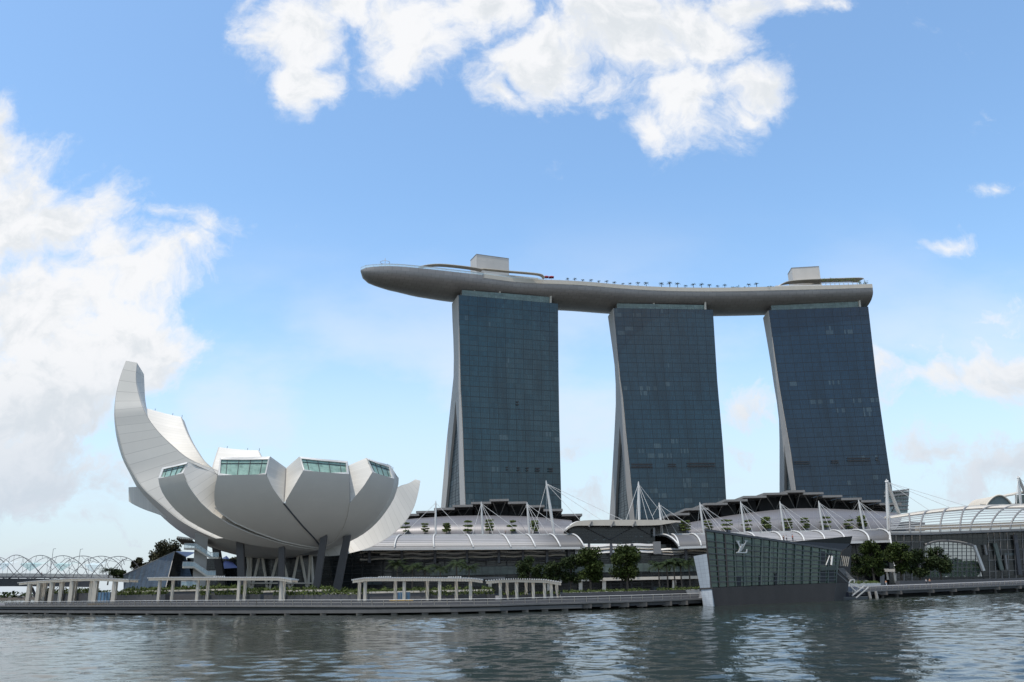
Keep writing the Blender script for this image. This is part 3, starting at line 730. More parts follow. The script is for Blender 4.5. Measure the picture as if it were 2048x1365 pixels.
def make_palm(label, loc, H, L_, mat, seed, group=None, nf=13, bushy=1, name='palm_tree', thick=.16):
    rng = random.Random(seed); root = thing(name, label, 'palm', loc, group)
    t = MB(); t.tube([(0, 0, -.2), (.12, .05, H * .5), (.05, 0, H)], [thick * 1.3, thick, thick * .8], 7); t.build('trunk', 'bark', root, local=True)
    cr = MB()
    for k in range(nf):
        a = 6.283 * k / nf + rng.uniform(-.2, .2); el = rng.uniform(.15, 1.15); d = Vector((c(a), s(a), 0)); p = Vector((.05, 0, H)); sd = Vector((-s(a), c(a), 0)); prev = None; ang = el; n = 7
        for i in range(n + 1):
            w = L_ * .21 * (math.sin(math.pi * min(1, .12 + i / n * .9)) ** .7)
            if prev:
                q0, w0 = prev
                for sg in (-1, 1):
                    for jj in range(2):
                        b0 = q0.lerp(p, jj * .5); b1 = q0.lerp(p, jj * .5 + .32); tip = b0.lerp(b1, .8) + sd * sg * w + Vector((0, 0, -w * .45)) + d * w * .5
                        cr.face([b0, b1, tip])
            prev = (p.copy(), w); p = p + (d * c(ang) + Vector((0, 0, s(ang)))) * (L_ / n); ang -= rng.uniform(.22, .36)
    cr.build('crown', mat, root, local=True); return root
def make_tier_tree(label, loc, H, mat, seed, group, wdt=4.2, tiers=4):
    rng = random.Random(seed); root = thing('terrace_tree', label, 'tree', loc, group)
    t = MB(); t.tube([(0, 0, -.2), (.05, 0, H * .5), (0, 0, H)], [.14, .10, .04], 6); cr = MB()
    for k in range(tiers):
        z = H * (.34 + .62 * k / (tiers - 1)); rr = wdt * .5 * (1.0 - .35 * abs(k - 1.1) / tiers) * rng.uniform(.8, 1.15)
        for j in range(6):
            a = rng.random() * 6.28; q = Vector((c(a) * rr * .65, s(a) * rr * .65, z + rng.uniform(-.1, .25))); t.tube([(0, 0, z - .35), q], [.05, .02], 4)
            leafcloud(cr, q, (rr * .5, rr * .5, .30), 80, .32, rng, 2.0)
    t.build('trunk', 'bark', root, local=True); cr.build('crown', mat, root, local=True); return root

# palms on the sky deck
GP = 'small palms along the roof deck edge'
pxs = [480, 553, 632, 713, 791, 868, 945, 1027, 1098, 1176, 1253, 1404, 1481, 1560, 1635, 1711, 1793, 1868, 1947, 2017]
tops = [325, 325, 335, 335, 348, 348, 357, 372, 370, 362, 360, 365, 362, 368, 390, 375, 375, 383, 393, 383]
spots = [(x / 4.876 + 1040, y / 4.876 + 490) for x, y in zip(pxs, tops)] + [(1502, 567.5), (1517, 566)]
protos = []
for i, (x, y) in enumerate(spots):
    q = deck_pt(x, back=4.); y1 = proj(q)[1]; top = PY(x, y, q.y).z; hh = max(2.4, (top - q.z) * 1.05 + .2); lab = '%s palm from the left in the row along the roof deck edge' % ORD[i]
    if i < 4: protos.append((make_palm(lab, q, 3.5, 2.0, 'leaf_dark', 40 + i, GP, nf=16), 4.6))
    else:
        pr_, h_ = protos[i % 4]; dup(pr_, q, lab, random.random() * 6, hh / h_)
    if i < 4: protos[-1][0].scale = (hh / 4.6,) * 3
def make_bush(label, loc, r, h, mat, seed, group, n=260, size=.35, name='shrub', cat='shrub'):
    rng = random.Random(seed); root = thing(name, label, cat, loc, group); m = MB()
    for k in range(7): leafcloud(m, (rng.uniform(-.6, .6) * r, rng.uniform(-.4, .4) * r, h * rng.uniform(.3, .7)), (r * .5, r * .5, h * .35), n // 7, size, rng)
    t = MB()
    for k in range(4): t.tube([(rng.uniform(-.3, .3) * r, 0, -.1), (rng.uniform(-.6, .6) * r, 0, h * .6)], [.06, .02], 4)
    t.build('stem', 'bark', root, local=True); m.build('foliage', mat, root, local=True); return root
for i, (x, r_, h_, lab) in enumerate(((1474, 4.0, 3.2, 'broad dark bush on the roof deck left of a palm gap'), (1490, 3.2, 2.4, 'low dark bush beside the last two roof deck palms'), (1538, 5.0, 2.2, 'wide low bush on the roof deck left of the right pavilion'), (1122, 2, 2.2, 'small pale shrub on the roof deck right of the red umbrellas'))):
    make_bush(lab, deck_pt(x, back=3.5), r_, h_, 'leaf_roof', 60 + i, 'bushes on the roof deck')
for i, x in enumerate((1650, 1666, 1681, 1696, 1709, 1724, 1735)):
    make_bush('%s leafy potted plant from the left above the right end pavilion' % ORD[i], deck_pt(x, back=2.5) + Vector((0, 0, 4.2 if x < 1720 else .6)), 3.0 if x < 1720 else 1.8, 2.8 if x < 1720 else 5.5, 'leaf_tier', 70 + i, 'plants at the right end of the deck', n=140, size=.3, name='potted_plant', cat='plant')

# ================================================================== MUSEUM
MC = Vector((-77.3, 270, 40.5)); MR = Vector((39.6, 39, 27.5))
def ELL(px, py, dr=0.):
    d = ray(px, py); o = O3 - MC; rr = [MR[i] + dr for i in range(3)]
    D = Vector((d[i] / rr[i] for i in range(3))); Oq = Vector((o[i] / rr[i] for i in range(3)))
    A, B, C_ = D.dot(D), 2 * Oq.dot(D), Oq.dot(Oq) - 1; disc = B * B - 4 * A * C_
    t = (-B - math.sqrt(disc)) / (2 * A) if disc > 0 else -B / (2 * A)
    return O3 + d * t
mus = thing('lotus_museum', 'white lotus shaped museum with curved petals on dark slanted columns', 'museum', (-77, 270, 2))
def petal_outer(Lp, Rp, n=26, m=13, ext=None):
    Lr = resample([Vector((x, y, 0)) for x, y in Lp], n); Rr_ = resample([Vector((x, y, 0)) for x, y in Rp], n)
    return [[ELL(Lr[i].x + (Rr_[i].x - Lr[i].x) * j / (m - 1), Lr[i].y + (Rr_[i].y - Lr[i].y) * j / (m - 1)) for j in range(m)] for i in range(n)]
BOT = (645, 1098)
seam12 = [(435.4, 951), (430.5, 970), (428.5, 990), (430, 1015), (446, 1030), (470, 1046), (510, 1064), (560, 1082), (600, 1091), BOT]
ridge1 = [(366, 947), (372, 962), (384, 983), (402, 1006), (425, 1027), (455, 1047), (500, 1067), (555, 1085), (600, 1095), (640, 1100)]
left1 = [(316.5, 957.4), (318.4, 970), (326.6, 990.7), (347, 1017), (373.8, 1040), (404.6, 1058), (445.6, 1077), (500, 1090), (560, 1098), (625, 1103)]
s23 = [(532, 949), (546, 978), (567.5, 1007), (583, 1026), (605, 1052), (628, 1076), BOT]
s23r = [(606.7, 941.5), (590, 970), (568.5, 1007), (583.6, 1026), (605.6, 1052), (628.6, 1076), BOT]
s34 = [(698, 948.7), (699, 975), (699.5, 1006), (696, 1030), (688, 1055), (670, 1082), BOT]
s34r = [(745, 944.6), (728, 972), (700, 1006), (696.5, 1030), (688.5, 1055), (670.5, 1082), BOT]
right4 = [(789, 958), (785.5, 976), (776, 1003), (755, 1034), (735, 1056), (714, 1072), (697, 1082), (675, 1092), BOT]
def window(frame_top, frame_bot, gtop, gbot, lean, par, back=.35):
    """window face at a petal end; bottom edge sits on the bowl, top leans by 'lean' metres"""
    ft = [Vector((x, y, 0)) for x, y in frame_top]; n = 9
    B = [ELL(p.x, p.y) for p in resample([Vector((x, y, 0)) for x, y in frame_bot], n)]
    T = []
    for i, p in enumerate(resample(ft, n)): T.append(PY(p.x, p.y, B[i].y + lean))
    gb = resample([Vector((x, y, 0)) for x, y in gbot], n); gt_ = resample([Vector((x, y, 0)) for x, y in gtop], n)
    GB = []; GT = []
    for i in range(n):
        nrm = (B[-1] - B[0]).cross(T[4] - B[4]).normalized(); GB.append(PP(gb[i].x, gb[i].y, B[4], nrm)); GT.append(PP(gt_[i].x, gt_[i].y, B[4], nrm))
    nrm = (B[-1] - B[0]).cross(T[4] - B[4]).normalized()
    if nrm.y < 0: nrm = -nrm
    fr = MB()
    outer = B + T[::-1]; inner = GB + GT[::-1]
    for i in range(len(outer)):
        k = (i + 1) % len(outer); fr.face([outer[i], outer[k], inner[k], inner[i]]); fr.face([inner[i], inner[k], inner[k] + nrm * back, inner[i] + nrm * back])
    fo = fr.build('window_frame', 'white_paint', par)
    g = MB(); g.grid([[p + nrm * back for p in GB], [p + nrm * back for p in GT]]); g.build('window_pane', 'museum_glass', par)
    mb = MB()
    for j in (1, 3, 5, 7): mb.beam(GB[j] + nrm * (back - .08), GT[j] + nrm * (back - .08), .13)
    mb.beam(GB[0].lerp(GT[0], .74) + nrm * (back - .10), GB[-1].lerp(GT[-1], .74) + nrm * (back - .10), .15); mb.build('mullion', 'dark_steel', par)
    return B, T
def petal(Lp, Rp, win, label=None):
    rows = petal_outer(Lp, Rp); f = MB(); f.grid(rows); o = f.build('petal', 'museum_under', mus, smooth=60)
    B, T = window(*win, o)
    return o, rows, B, T
AX = Vector((-72, 272, 26))
p2, rows2, B2, T2 = petal(seam12, s23, ([(440, 914.5), (485, 915), (540.5, 913.2)], [(435.4, 951), (460, 954.3), (485, 956), (510, 954.3), (532, 949)], [(442, 919.4), (490, 920), (536, 918.8)], [(440, 946.8), (463, 950.2), (485, 951.5), (508, 950.3), (530, 946.5)], 2.0))
p3, rows3, B3, T3 = petal(s23r, s34, ([(598.5, 913.5), (646.6, 918.6), (695, 922.5)], [(606.7, 941.5), (630, 947), (655, 949.8), (698, 948.7)], [(603, 917.5), (646, 922), (692, 925.8)], [(608.7, 938.8), (632, 944), (655, 946), (694, 945.2)], 2.0))
p4, rows4, B4, T4 = petal(s34r, right4, ([(732.8, 916), (755, 924), (780, 930.5)], [(745, 944.6), (756, 952), (766, 956), (789, 958)], [(736.5, 920), (757, 928), (778, 933.8)], [(747.5, 943), (757, 949.6), (767, 953), (785, 955)], 2.2))
p1, rows1, B1, T1 = petal(left1, ridge1, ([(324, 936), (350, 930.5), (376, 924)], [(316.5, 957.4), (335, 957.2), (352, 953), (366, 947)], [(327, 938.5), (350, 933.5), (372.5, 928)], [(321.5, 954.4), (336, 954.2), (350, 950.5), (362.5, 945)], 1.4))
def seam(pl, par, mat, r=.22):
    f = MB(); f.tube([ELL(p.x, p.y) for p in resample([Vector((x, y, 0)) for x, y in pl], 24)], r, 6); f.build('seam', mat, par, smooth=60)
seam(s23[2:], p3, 'dark_steel', .24); seam(s34[2:], p4, 'museum_under', .20); seam(seam12[3:], p2, 'museum_under', .22); seam(ridge1[1:], p1, 'museum_white', .18)
# V-shaped notch walls between petals and inner roofs
def wallgrid(A, Bq, par, name='side_wall', mat='museum_white'):
    f = MB(); n = 16; A = resample(A, n); Bq = resample(Bq, n); f.grid([[A[i].lerp(Bq[i], j / 6) for j in range(7)] for i in range(n)]); return f.build(name, mat, par, smooth=50)
v23 = PY(572, 936, B2[-1].y + 9); N23 = ELL(568, 1007)
v34 = PY(697, 931, B3[-1].y + 8); N34 = ELL(699.7, 1006)
e23 = [ELL(x, y) for x, y in s23[:3]]; e23r = [ELL(x, y) for x, y in s23r[:3]]
wallgrid([T2[-1]] + e23, [v23, v23.lerp(N23, .4), v23.lerp(N23, .8), N23], p2)
wallgrid([T3[0]] + e23r, [v23 + Vector((.1, 0, 0)), v23.lerp(N23, .4) + Vector((.1, 0, 0)), v23.lerp(N23, .8) + Vector((.1, 0, 0)), N23], p3)
e34 = [ELL(x, y) for x, y in s34[:3]]; e34r = [ELL(x, y) for x, y in s34r[:3]]
wallgrid([T3[-1]] + e34, [v34, v34.lerp(N34, .4), v34.lerp(N34, .8), N34], p3)
wallgrid([T4[0]] + e34r, [v34 + Vector((.1, 0, 0)), v34.lerp(N34, .4), v34.lerp(N34, .8), N34], p4)
for vv, nn_, pp_ in ((v23, N23, p3), (v34, N34, p4)):
    f = MB(); f.tube([vv + Vector((0, -.1, -.3)), vv.lerp(nn_, .4) + Vector((0, -.12, 0)), vv.lerp(nn_, .8) + Vector((0, -.12, 0)), nn_], .16, 6); f.build('valley_joint', 'lead_grey', pp_)
# valley between petal 1 and 2
r1 = [ELL(x, y) for x, y in ridge1]; l2 = [ELL(x, y) for x, y in seam12]
val = [(377, 924.5, 9), (410, 934, 9), (437.5, 941.5, 9), (440, 975, 8), (443, 1010, 7), (455, 1032, 5.5), (480, 1049, 4), (520, 1068, 2.5), (566, 1084, 1.4), (610, 1094, .6), (646, 1099, .2)]
V12 = []
for k, (x, y, dy) in enumerate(val):
    V12.append(PY(x, y, ELL(x, min(y, 1095)).y + dy) if k > 1 else PY(x, y, T1[-1].y + (0 if k == 0 else 3)))
wallgrid([T1[-1], r1[0]] + r1[1:], V12, p1)
wallgrid([T2[0]] + l2, [V12[2]] + V12[2:], p2)
# right side of petal 4
e4 = [ELL(x, y) for x, y in right4]
wallgrid([T4[-1]] + e4, [PY(793, 951, 268)] + [p + Vector((.6, 7, .8)) for p in e4], p4)
f = MB()
for T_, vl, vr, par in ((T1, PY(330, 940, 275), V12[2], p1), (T2, V12[2], v23, p2), (T3, v23, v34, p3), (T4, v34, PY(793, 951, 268), p4)):
    f = MB(); ia = vl.lerp(AX, .45); ib = vr.lerp(AX, .45); n = len(T_)
    f.grid([T_, [vl.lerp(vr, j / (n - 1)) - Vector((0, 0, 1.2)) for j in range(n)], [ia.lerp(ib, j / (n - 1)) for j in range(n)]]); f.build('inner_roof', 'museum_white', par, smooth=50)
# tall petal
RL = [(252, 722), (240, 755), (231.3, 792), (229, 823), (231.5, 850), (238.5, 880), (249, 917), (267, 950), (288, 980), (322.5, 1011), (363.6, 1044), (415, 1070.7), (466, 1088), (527, 1098), (620, 1103.5)]
UL = [(274, 726), (272, 760), (279, 794), (287, 817), (301, 843), (320, 867), (345, 891), (374, 915), (405, 930), (430, 939), (480, 960), (540, 1000), (590, 1040), (620, 1070), (640, 1095)]
SL = [(255, 726), (242, 757), (231.5, 793), (228.3, 823), (229.5, 850), (234, 880), (244.6, 917), (261, 950), (279.5, 984.6), (308, 1018), (347, 1054), (390, 1081), (440, 1102), (500, 1111), (620, 1113)]
YR = [291, 290, 289, 288, 288, 288, 288, 288, 287, 286, 284, 280, 277, 274, 271]
YU = [291, 290, 289, 288, 288, 288, 288, 288, 288, 287, 285, 282, 279, 276, 273]
WB = [7, 8, 9, 10, 11, 12, 13, 14, 15, 16, 18, 20, 22, 23, 24]
BI = [(288, 749), (288.5, 762), (290, 793), (293, 815), (299, 846), (316, 872), (338, 898), (365, 922), (395, 940), (425, 950), (475, 975), (535, 1010), (590, 1045), (620, 1072), (640, 1096)]
def dense(pl, n=48): return resample(smoothpl([Vector((x, y, 0)) for x, y in pl], 2), n)
# stationwise smooth resampling by index
def stat(vals, n=48):
    m = len(vals); out = []
    for i in range(n):
        t = (m - 1) * i / (n - 1); k = min(m - 2, int(t)); fr_ = t - k
        p0, p1_, p2_, p3_ = vals[max(0, k - 1)], vals[k], vals[k + 1], vals[min(m - 1, k + 2)]
        h = lambda a, b2, c2, d2: .5 * ((2 * b2) + (-a + c2) * fr_ + (2 * a - 5 * b2 + 4 * c2 - d2) * fr_ ** 2 + (-a + 3 * b2 - 3 * c2 + d2) * fr_ ** 3)
        out.append(tuple(h(p0[q], p1_[q], p2_[q], p3_[q]) for q in range(len(p1_))))
    return out
def tall(RL, UL, SL, BI, YR, YU, WB, n=48):
    r_, u_, s_, b_ = stat(RL, n), stat(UL, n), stat(SL, n), stat(BI, n); yr, yu, wb = stat([(v,) for v in YR], n), stat([(v,) for v in YU], n), stat([(v,) for v in WB], n)
    Rr_ = [PY(*r_[i], yr[i][0]) for i in range(n)]; Uu = [PY(*u_[i], yu[i][0]) for i in range(n)]
    Ss = [PY(*s_[i], yr[i][0] + wb[i][0]) for i in range(n)]; Bb = [PY(*b_[i], yu[i][0] + wb[i][0]) for i in range(n)]
    return Rr_, Uu, Ss, Bb
def petal_solid(q, under='museum_under', uvn=(1, 1)):
    Rr_, Uu, Ss, Bb = q; n = len(Rr_); f = MB()
    f.grid([[Rr_[i].lerp(Uu[i], j / 6) for j in range(7)] for i in range(n)])
    f.grid([[Uu[i].lerp(Bb[i], j / 3) for j in range(4)] for i in range(n)])
    f.grid([[Bb[i].lerp(Ss[i], j / 3) for j in range(4)] for i in range(n)])
    f.face([Rr_[0], Ss[0], Bb[0], Uu[0]], [(.1, .1)] * 4)
    o = f.build('petal', 'museum_white', mus, smooth=40)
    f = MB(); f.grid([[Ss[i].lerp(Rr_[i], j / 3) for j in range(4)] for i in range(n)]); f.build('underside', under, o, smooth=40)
    return o
petal_solid(tall(RL, UL, SL, BI, YR, YU, WB))['label'] = 'tallest petal, curling up high on the left'
# right rear petal
L5 = [(841, 962), (835.5, 990), (827, 1017), (811, 1044), (786, 1069), (765, 1083), (741, 1095), (714, 1103.5), (671, 1112), (621, 1113)]
U5 = [(831, 959), (817, 967), (800, 972.5), (780, 985), (760, 1003), (740, 1024), (715, 1052), (690, 1074), (655, 1089), (621, 1096)]
S5 = [(837, 965), (831, 990), (822, 1014), (806, 1039), (781, 1062), (760, 1076), (737, 1088), (711, 1097), (670, 1106), (621, 1109)]
B5 = [(826, 963), (811, 972), (796, 978), (776, 990), (757, 1008), (737, 1029), (713, 1056), (690, 1077), (655, 1091), (621, 1098)]
petal_solid(tall(L5, U5, S5, B5, [292, 291, 290, 288, 286, 284, 282, 280, 278, 276], [292, 291, 290, 289, 288, 287, 285, 283, 280, 278], [5, 6, 8, 10, 11, 12, 13, 14, 15, 15]))['label'] = 'rear petal swinging out to the right'
# left rear petal
L9 = [(257.5, 1003), (268, 1010), (290, 1020), (322, 1031.5), (360, 1048), (420, 1075)]
U9 = [(257, 975), (268, 974.5), (290, 974), (322, 985), (360, 1005), (420, 1040)]
petal_solid(tall(L9, U9, [(261, 1001), (270, 1007), (292, 1017), (324, 1028), (362, 1045), (421, 1072)], [(260, 978), (271, 978), (293, 979), (325, 988), (362, 1008), (422, 1043)], [300, 299, 298, 297, 296, 294], [300, 299, 298, 297, 296, 294], [8, 9, 10, 11, 12, 12]))['label'] = 'small rear petal behind the tall one at the left'
# rear petals seen from inside the bowl
def rear(Le, Re, Yt, Yb, th, lab):
    n = 20; a, b_ = stat(Le, n), stat(Re, n); f = MB(); rows = []
    for i in range(n):
        t = i / (n - 1); Y = Yb + (Yt - Yb) * (1 - t) ** 1.6; A, B_ = PY(*a[i], Y), PY(*b_[i], Y)
        rows.append([A.lerp(B_, j / 6) + Vector((0, -2.2 * (1 - (2 * j / 6 - 1) ** 2) * -1, 0)) for j in range(7)])
    f.sheet(rows, (-.6, th, -.6)); o = f.build('petal', 'museum_white', mus, smooth=45); o['label'] = lab
    m_ = MB()
    for j in (1, 4, 6): p = rows[0][j]; m_.tube([p + Vector((0, 1, -.1)), p + Vector((0, 1, .9))], .09, 5)
    m_.build('roof_light', 'dark_steel', o); return o
rear([(294, 817), (291, 850), (300, 890), (330, 925), (395, 960)], [(362, 834), (374, 866), (390, 895), (412, 925), (455, 960)], 312, 288, 5, 'back petal rising beside the tall one')
rear([(437, 894.5), (430, 915), (424, 937), (424, 962)], [(517, 901), (523, 913), (535, 930), (560, 962)], 314, 300, 5, 'low back petal behind the second window')
rear([(770, 930), (768, 945), (765, 962), (762, 980)], [(785, 938.5), (793, 951), (796, 965), (793, 985)], 300, 292, 4, 'back petal peeping out behind the right window')
# closing bowl behind/below the petals
f = MB(); rows = []
for i in range(13):
    a = R(52 + 38 * i / 12) ; rows.append([MC + Vector((MR.x * .93 * c(a) * c(2 * math.pi * j / 48), MR.y * .93 * c(a) * s(2 * math.pi * j / 48) + 2, -MR.z * .96 * s(a) + .8)) for j in range(49)])
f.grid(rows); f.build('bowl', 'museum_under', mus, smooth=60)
# slanted dark columns
def slab_col(t0, t1, b0, b1, Y, th=1.6, Yb=None):
    Yb = Yb or Y; f = MB(); P = [PY(*b0, Yb), PY(*b1, Yb)]; Q = [PY(*t0, Y), PY(*t1, Y)]; bk = Vector((0, th, 0)); up_ = Vector((0, 0, 1.2))
    f.hexa([P[0], P[1], P[1] + bk, P[0] + bk, Q[0] + up_, Q[1] + up_, Q[1] + bk + up_, Q[0] + bk + up_]); return f
for t0, t1, b0, b1, Y in (((470.5, 1080), (485, 1081), (476, 1182), (490, 1182), 250), ((557.5, 1076), (568.5, 1076), (555.5, 1182), (567, 1182), 250), ((641.7, 1076), (654, 1075), (624, 1182), (637.5, 1182), 252), ((687, 1081), (701, 1078), (664, 1182), (680.5, 1182), 258), ((421, 1088), (436, 1092), (436, 1182), (452, 1182), 272), ((421, 1090), (434, 1092), (441, 1182), (455, 1182), 284)):
    slab_col(t0, t1, b0, b1, Y, 1.3).build('column', 'grey_column', mus)
# white V columns and glazed core under the bowl
f = MB(); f.hexa([PY(488, 1183, 279), PY(640, 1183, 279), PY(628, 1180, 300), PY(500, 1180, 300), PY(488, 1106, 279), PY(640, 1106, 279), PY(628, 1106, 300), PY(500, 1106, 300)]); f.build('lobby_glass', 'hall_glass', mus)
for (xt, xb) in ((495, 499), (503, 499.5), (521, 503), (523, 535), (558, 538), (562, 580), (598, 582), (600, 615), (621, 616), (622, 627), (500, 492)):
    f = MB(); f.tube([PY(xb, 1181, 268), PY(xt, 1104, 270)], .42, 8); f.build('strut', 'warm_white', mus)
f = MB(); f.hexa([PY(480, 1111, 268), PY(640, 1110, 268), PY(632, 1108, 292), PY(490, 1108, 292)] + [p + Vector((0, 0, 3)) for p in (PY(480, 1111, 268), PY(640, 1110, 268), PY(632, 1108, 292), PY(490, 1108, 292))]); f.build('ring_beam', 'lead_grey', mus)
f = MB(); f.hexa([PY(486, 1168, 267), PY(632, 1168, 267), PY(632, 1168, 267.6), PY(486, 1168, 267.6), PY(486, 1165.5, 267), PY(632, 1165.5, 267), PY(632, 1165.5, 267.6), PY(486, 1165.5, 267.6)]); f.build('lobby_rail', 'warm_white', mus)
# stair core
st = thing('stair_tower', 'tall concrete slab with zigzag outdoor stairs under the museum petal', 'staircase', PY(398, 1180, 255))
f = MB(); P = [PY(384, 1182, 255), PY(410.5, 1182, 255), PY(411, 1182, 262), PY(388, 1182, 262)]; Q = [PY(390.5, 1064, 255), PY(416, 1076, 255), PY(416, 1076, 262), PY(392, 1066, 262)]; f.hexa(P + Q); f.build('core_wall', 'concrete', st)
for yb, x0, x1, xr, yr in ((1096, 368, 391, 420, 1114), (1133, 365, 388, 414, 1151), (1172, 362, 386, 404, 1182)):
    f = MB(); Yf = 252.5
    def slabp(m, a, b2, th=.55, d=2.4):
        A, B_ = PY(*a, Yf), PY(*b2, Yf); bk = Vector((0, d, 0)); dn = Vector((0, 0, -th)); m.hexa([A + dn, B_ + dn, B_ + bk + dn, A + bk + dn, A, B_, B_ + bk, A + bk])
    slabp(f, (x0, yb), (x1, yb)); slabp(f, (x1, yb), (xr, yr)); 
    if yb < 1150: slabp(f, (xr, yr), (xr + 17, yr))
    f.build('stair_flight', 'warm_white', st)
    f = MB(); A = [PY(x0, yb, Yf), PY(x1, yb, Yf), PY(xr, yr, Yf)] + ([PY(xr + 17, yr, Yf)] if yb < 1150 else [])
    hh = Vector((0, 0, 1.25)); g_ = MB()
    for a, b_ in zip(A, A[1:]):
        f.tube([a + hh, b_ + hh], .07, 5); g_.face([a, b_, b_ + hh, a + hh])
        for t in (0, .33, .66): q = a.lerp(b_, t); f.tube([q, q + hh], .05, 4)
    f.build('handrail', 'white_steel', st); g_.build('rail_panel', 'rail_glass', st)
lv = thing('slatted_canopy', 'small round canopy of brown slats beside the stair slab', 'canopy', PY(368, 1080, 257)); f = MB()
for k in range(8):
    a = PY(354 + k * 4, 1077.5 + .5 * k, 257 - .5 * k); f.beam(a, a + Vector((-.9, 3.5, -.6)) + Vector((1.6, 0, -.9)), .35, .5)
f.beam(PY(353, 1078, 258), PY(387, 1084, 256), .25, .25); f.build('slat', 'bark', lv)
f = MB(); f.sheet([[PY(353, 1074, 256.5), PY(385, 1079, 254.5)], [PY(356, 1073, 263), PY(388, 1077, 262)]], (0, 0, -.25)); f.build('roof_plate', 'warm_white', lv)

# ================================================================== GLASS PYRAMIDS behind the museum
py_ = thing('glass_annex', 'blue grey glass pyramid left of the stair slab', 'building', PY(320, 1180, 290), 'crystal shaped annex roofs')
a, b_, cc, dd_ = PY(247, 1150, 292), PY(247, 1182, 292), PY(330, 1182, 284), PY(349.5, 1103.5, 292)
f = MB(); f.grid([[b_.lerp(cc, j / 8) for j in range(9)], [a.lerp(dd_, j / 8) for j in range(9)]]); f.build('glass_face', 'pyramid_glass', py_)
e_, g_ = PY(392, 1182, 296), PY(372, 1115, 296)
f = MB(); f.grid([[cc.lerp(e_, j / 4) for j in range(5)], [dd_.lerp(g_, j / 4) for j in range(5)]]); f.build('shaded_face', 'mall_glass', py_)
f = MB(); f.face([dd_, g_, PY(392, 1105, 312), PY(356, 1103, 310)]); f.face([a, dd_, PY(356, 1103, 310), PY(262, 1146, 318)]); f.build('purple_roof', 'purple_roof', py_)
f = MB(); f.beam(a, dd_, .25); f.beam(dd_, cc, .25); f.beam(dd_, g_, .25); f.build('edge_trim', 'lead_grey', py_)
f = MB(); f.hexa([PY(374, 1182, 300), PY(500, 1182, 304), PY(500, 1182, 314), PY(374, 1182, 312), PY(374, 1116, 300), PY(500, 1120, 304), PY(500, 1120, 314), PY(374, 1116, 312)]); f.build('glass_hall', 'mall_glass', py_)
py2 = thing('glass_annex', 'purple roofed crystal annex between the dark museum columns', 'building', PY(460, 1180, 300), 'crystal shaped annex roofs')
f = MB(); f.face([PY(444, 1138, 296), PY(476, 1136, 300), PY(453, 1112, 306)]); f.face([PY(444, 1138, 296), PY(453, 1112, 306), PY(430, 1125, 310)]); f.build('purple_roof', 'purple_roof', py2)
f = MB(); f.grid([[PY(440, 1182, 297), PY(490, 1182, 301)], [PY(444, 1138, 297), PY(476, 1136, 301)]]); f.build('glass_face', 'mall_glass', py2)

# ================================================================== MALL
mall = thing('shopping_mall', 'long low mall with dark glass front, white vaulted canopies and stepped roofs', 'mall', (20, 332, 1.7))
Yf = 330.
# front glass wall, louvres, pale glass band, slabs, ground columns
def band(x0, x1, ya, yb, Y, mat, name, par=mall, n=2, thick=.5, slope=0.):
    """horizontal band between photo columns x0..x1, levels taken at x0; follows the level line in space"""
    z0 = PY((x0 + x1) / 2, yb, Y).z; z1 = PY((x0 + x1) / 2, ya, Y).z
    X0, X1 = PY(x0, (ya + yb) / 2, Y).x, PY(x1, (ya + yb) / 2, Y).x
    f = MB(); bk = thick; f.hexa([(X0, Y, z0), (X1, Y, z0), (X1, Y + bk, z0), (X0, Y + bk, z0), (X0, Y, z1), (X1, Y, z1), (X1, Y + bk, z1), (X0, Y + bk, z1)]); return f.build(name, mat, par)
band(560, 1800, 1092, 1184, Yf + 8, 'mall_glass', 'glass_front', thick=1)
band(860, 1300, 1131, 1148, Yf + 6.5, 'pale_glass', 'glass_band'); band(1300, 1420, 1129, 1144, Yf + 6.5, 'pale_glass', 'glass_band')
band(1010, 1130, 1160, 1163.5, Yf + 4, 'warm_white', 'floor_slab', thick=5); band(1145, 1400, 1154.5, 1160.5, Yf + 3, 'warm_white', 'floor_slab', thick=6)
band(1690, 1790, 1138, 1143, Yf + 3, 'warm_white', 'floor_slab', thick=6); band(880, 1010, 1155.5, 1159, Yf + 4, 'lead_grey', 'floor_slab', thick=5)
for i, (ya, x0, x1, mt) in enumerate(((1101.5, 720, 1130, 'warm_white'), (1106, 760, 1130, 'white_paint'), (1110.5, 740, 1130, 'lead_grey'), (1115, 720, 1130, 'warm_white'), (1120, 780, 1130, 'dark_steel'), (1098.5, 1310, 1420, 'white_paint'), (1103, 1310, 1420, 'warm_white'), (1107.5, 1310, 1420, 'lead_grey'))):
    z = PY((x0 + x1) / 2, ya, Yf + 3.5).z; X0, X1 = PY(x0, ya, Yf + 3.5).x, PY(x1, ya, Yf + 3.5).x; f = MB(); n = 40
    f.loft([[Vector((X0 + (X1 - X0) * k / n, Yf + 3.5, z + .16 * s(k * (X1 - X0) / n * .55 + i))) + Vector((0, dy, dz)) for dy, dz in ((0, .3), (-.5, -.3), (.1, -.3), (.4, .3))] for k in range(n + 1)]); f.build('louvre', mt, mall)
for px in (739, 804, 870, 934, 998, 1046, 1094, 1138, 1163, 1372, 1418):
    p0, p1_ = PY(px, 1098, Yf + 2.8), PY(px, 1126, Yf + 2.8); f = MB(); f.beam(p0, p1_, 1.0); f.build('louvre_post', 'dark_steel', mall)
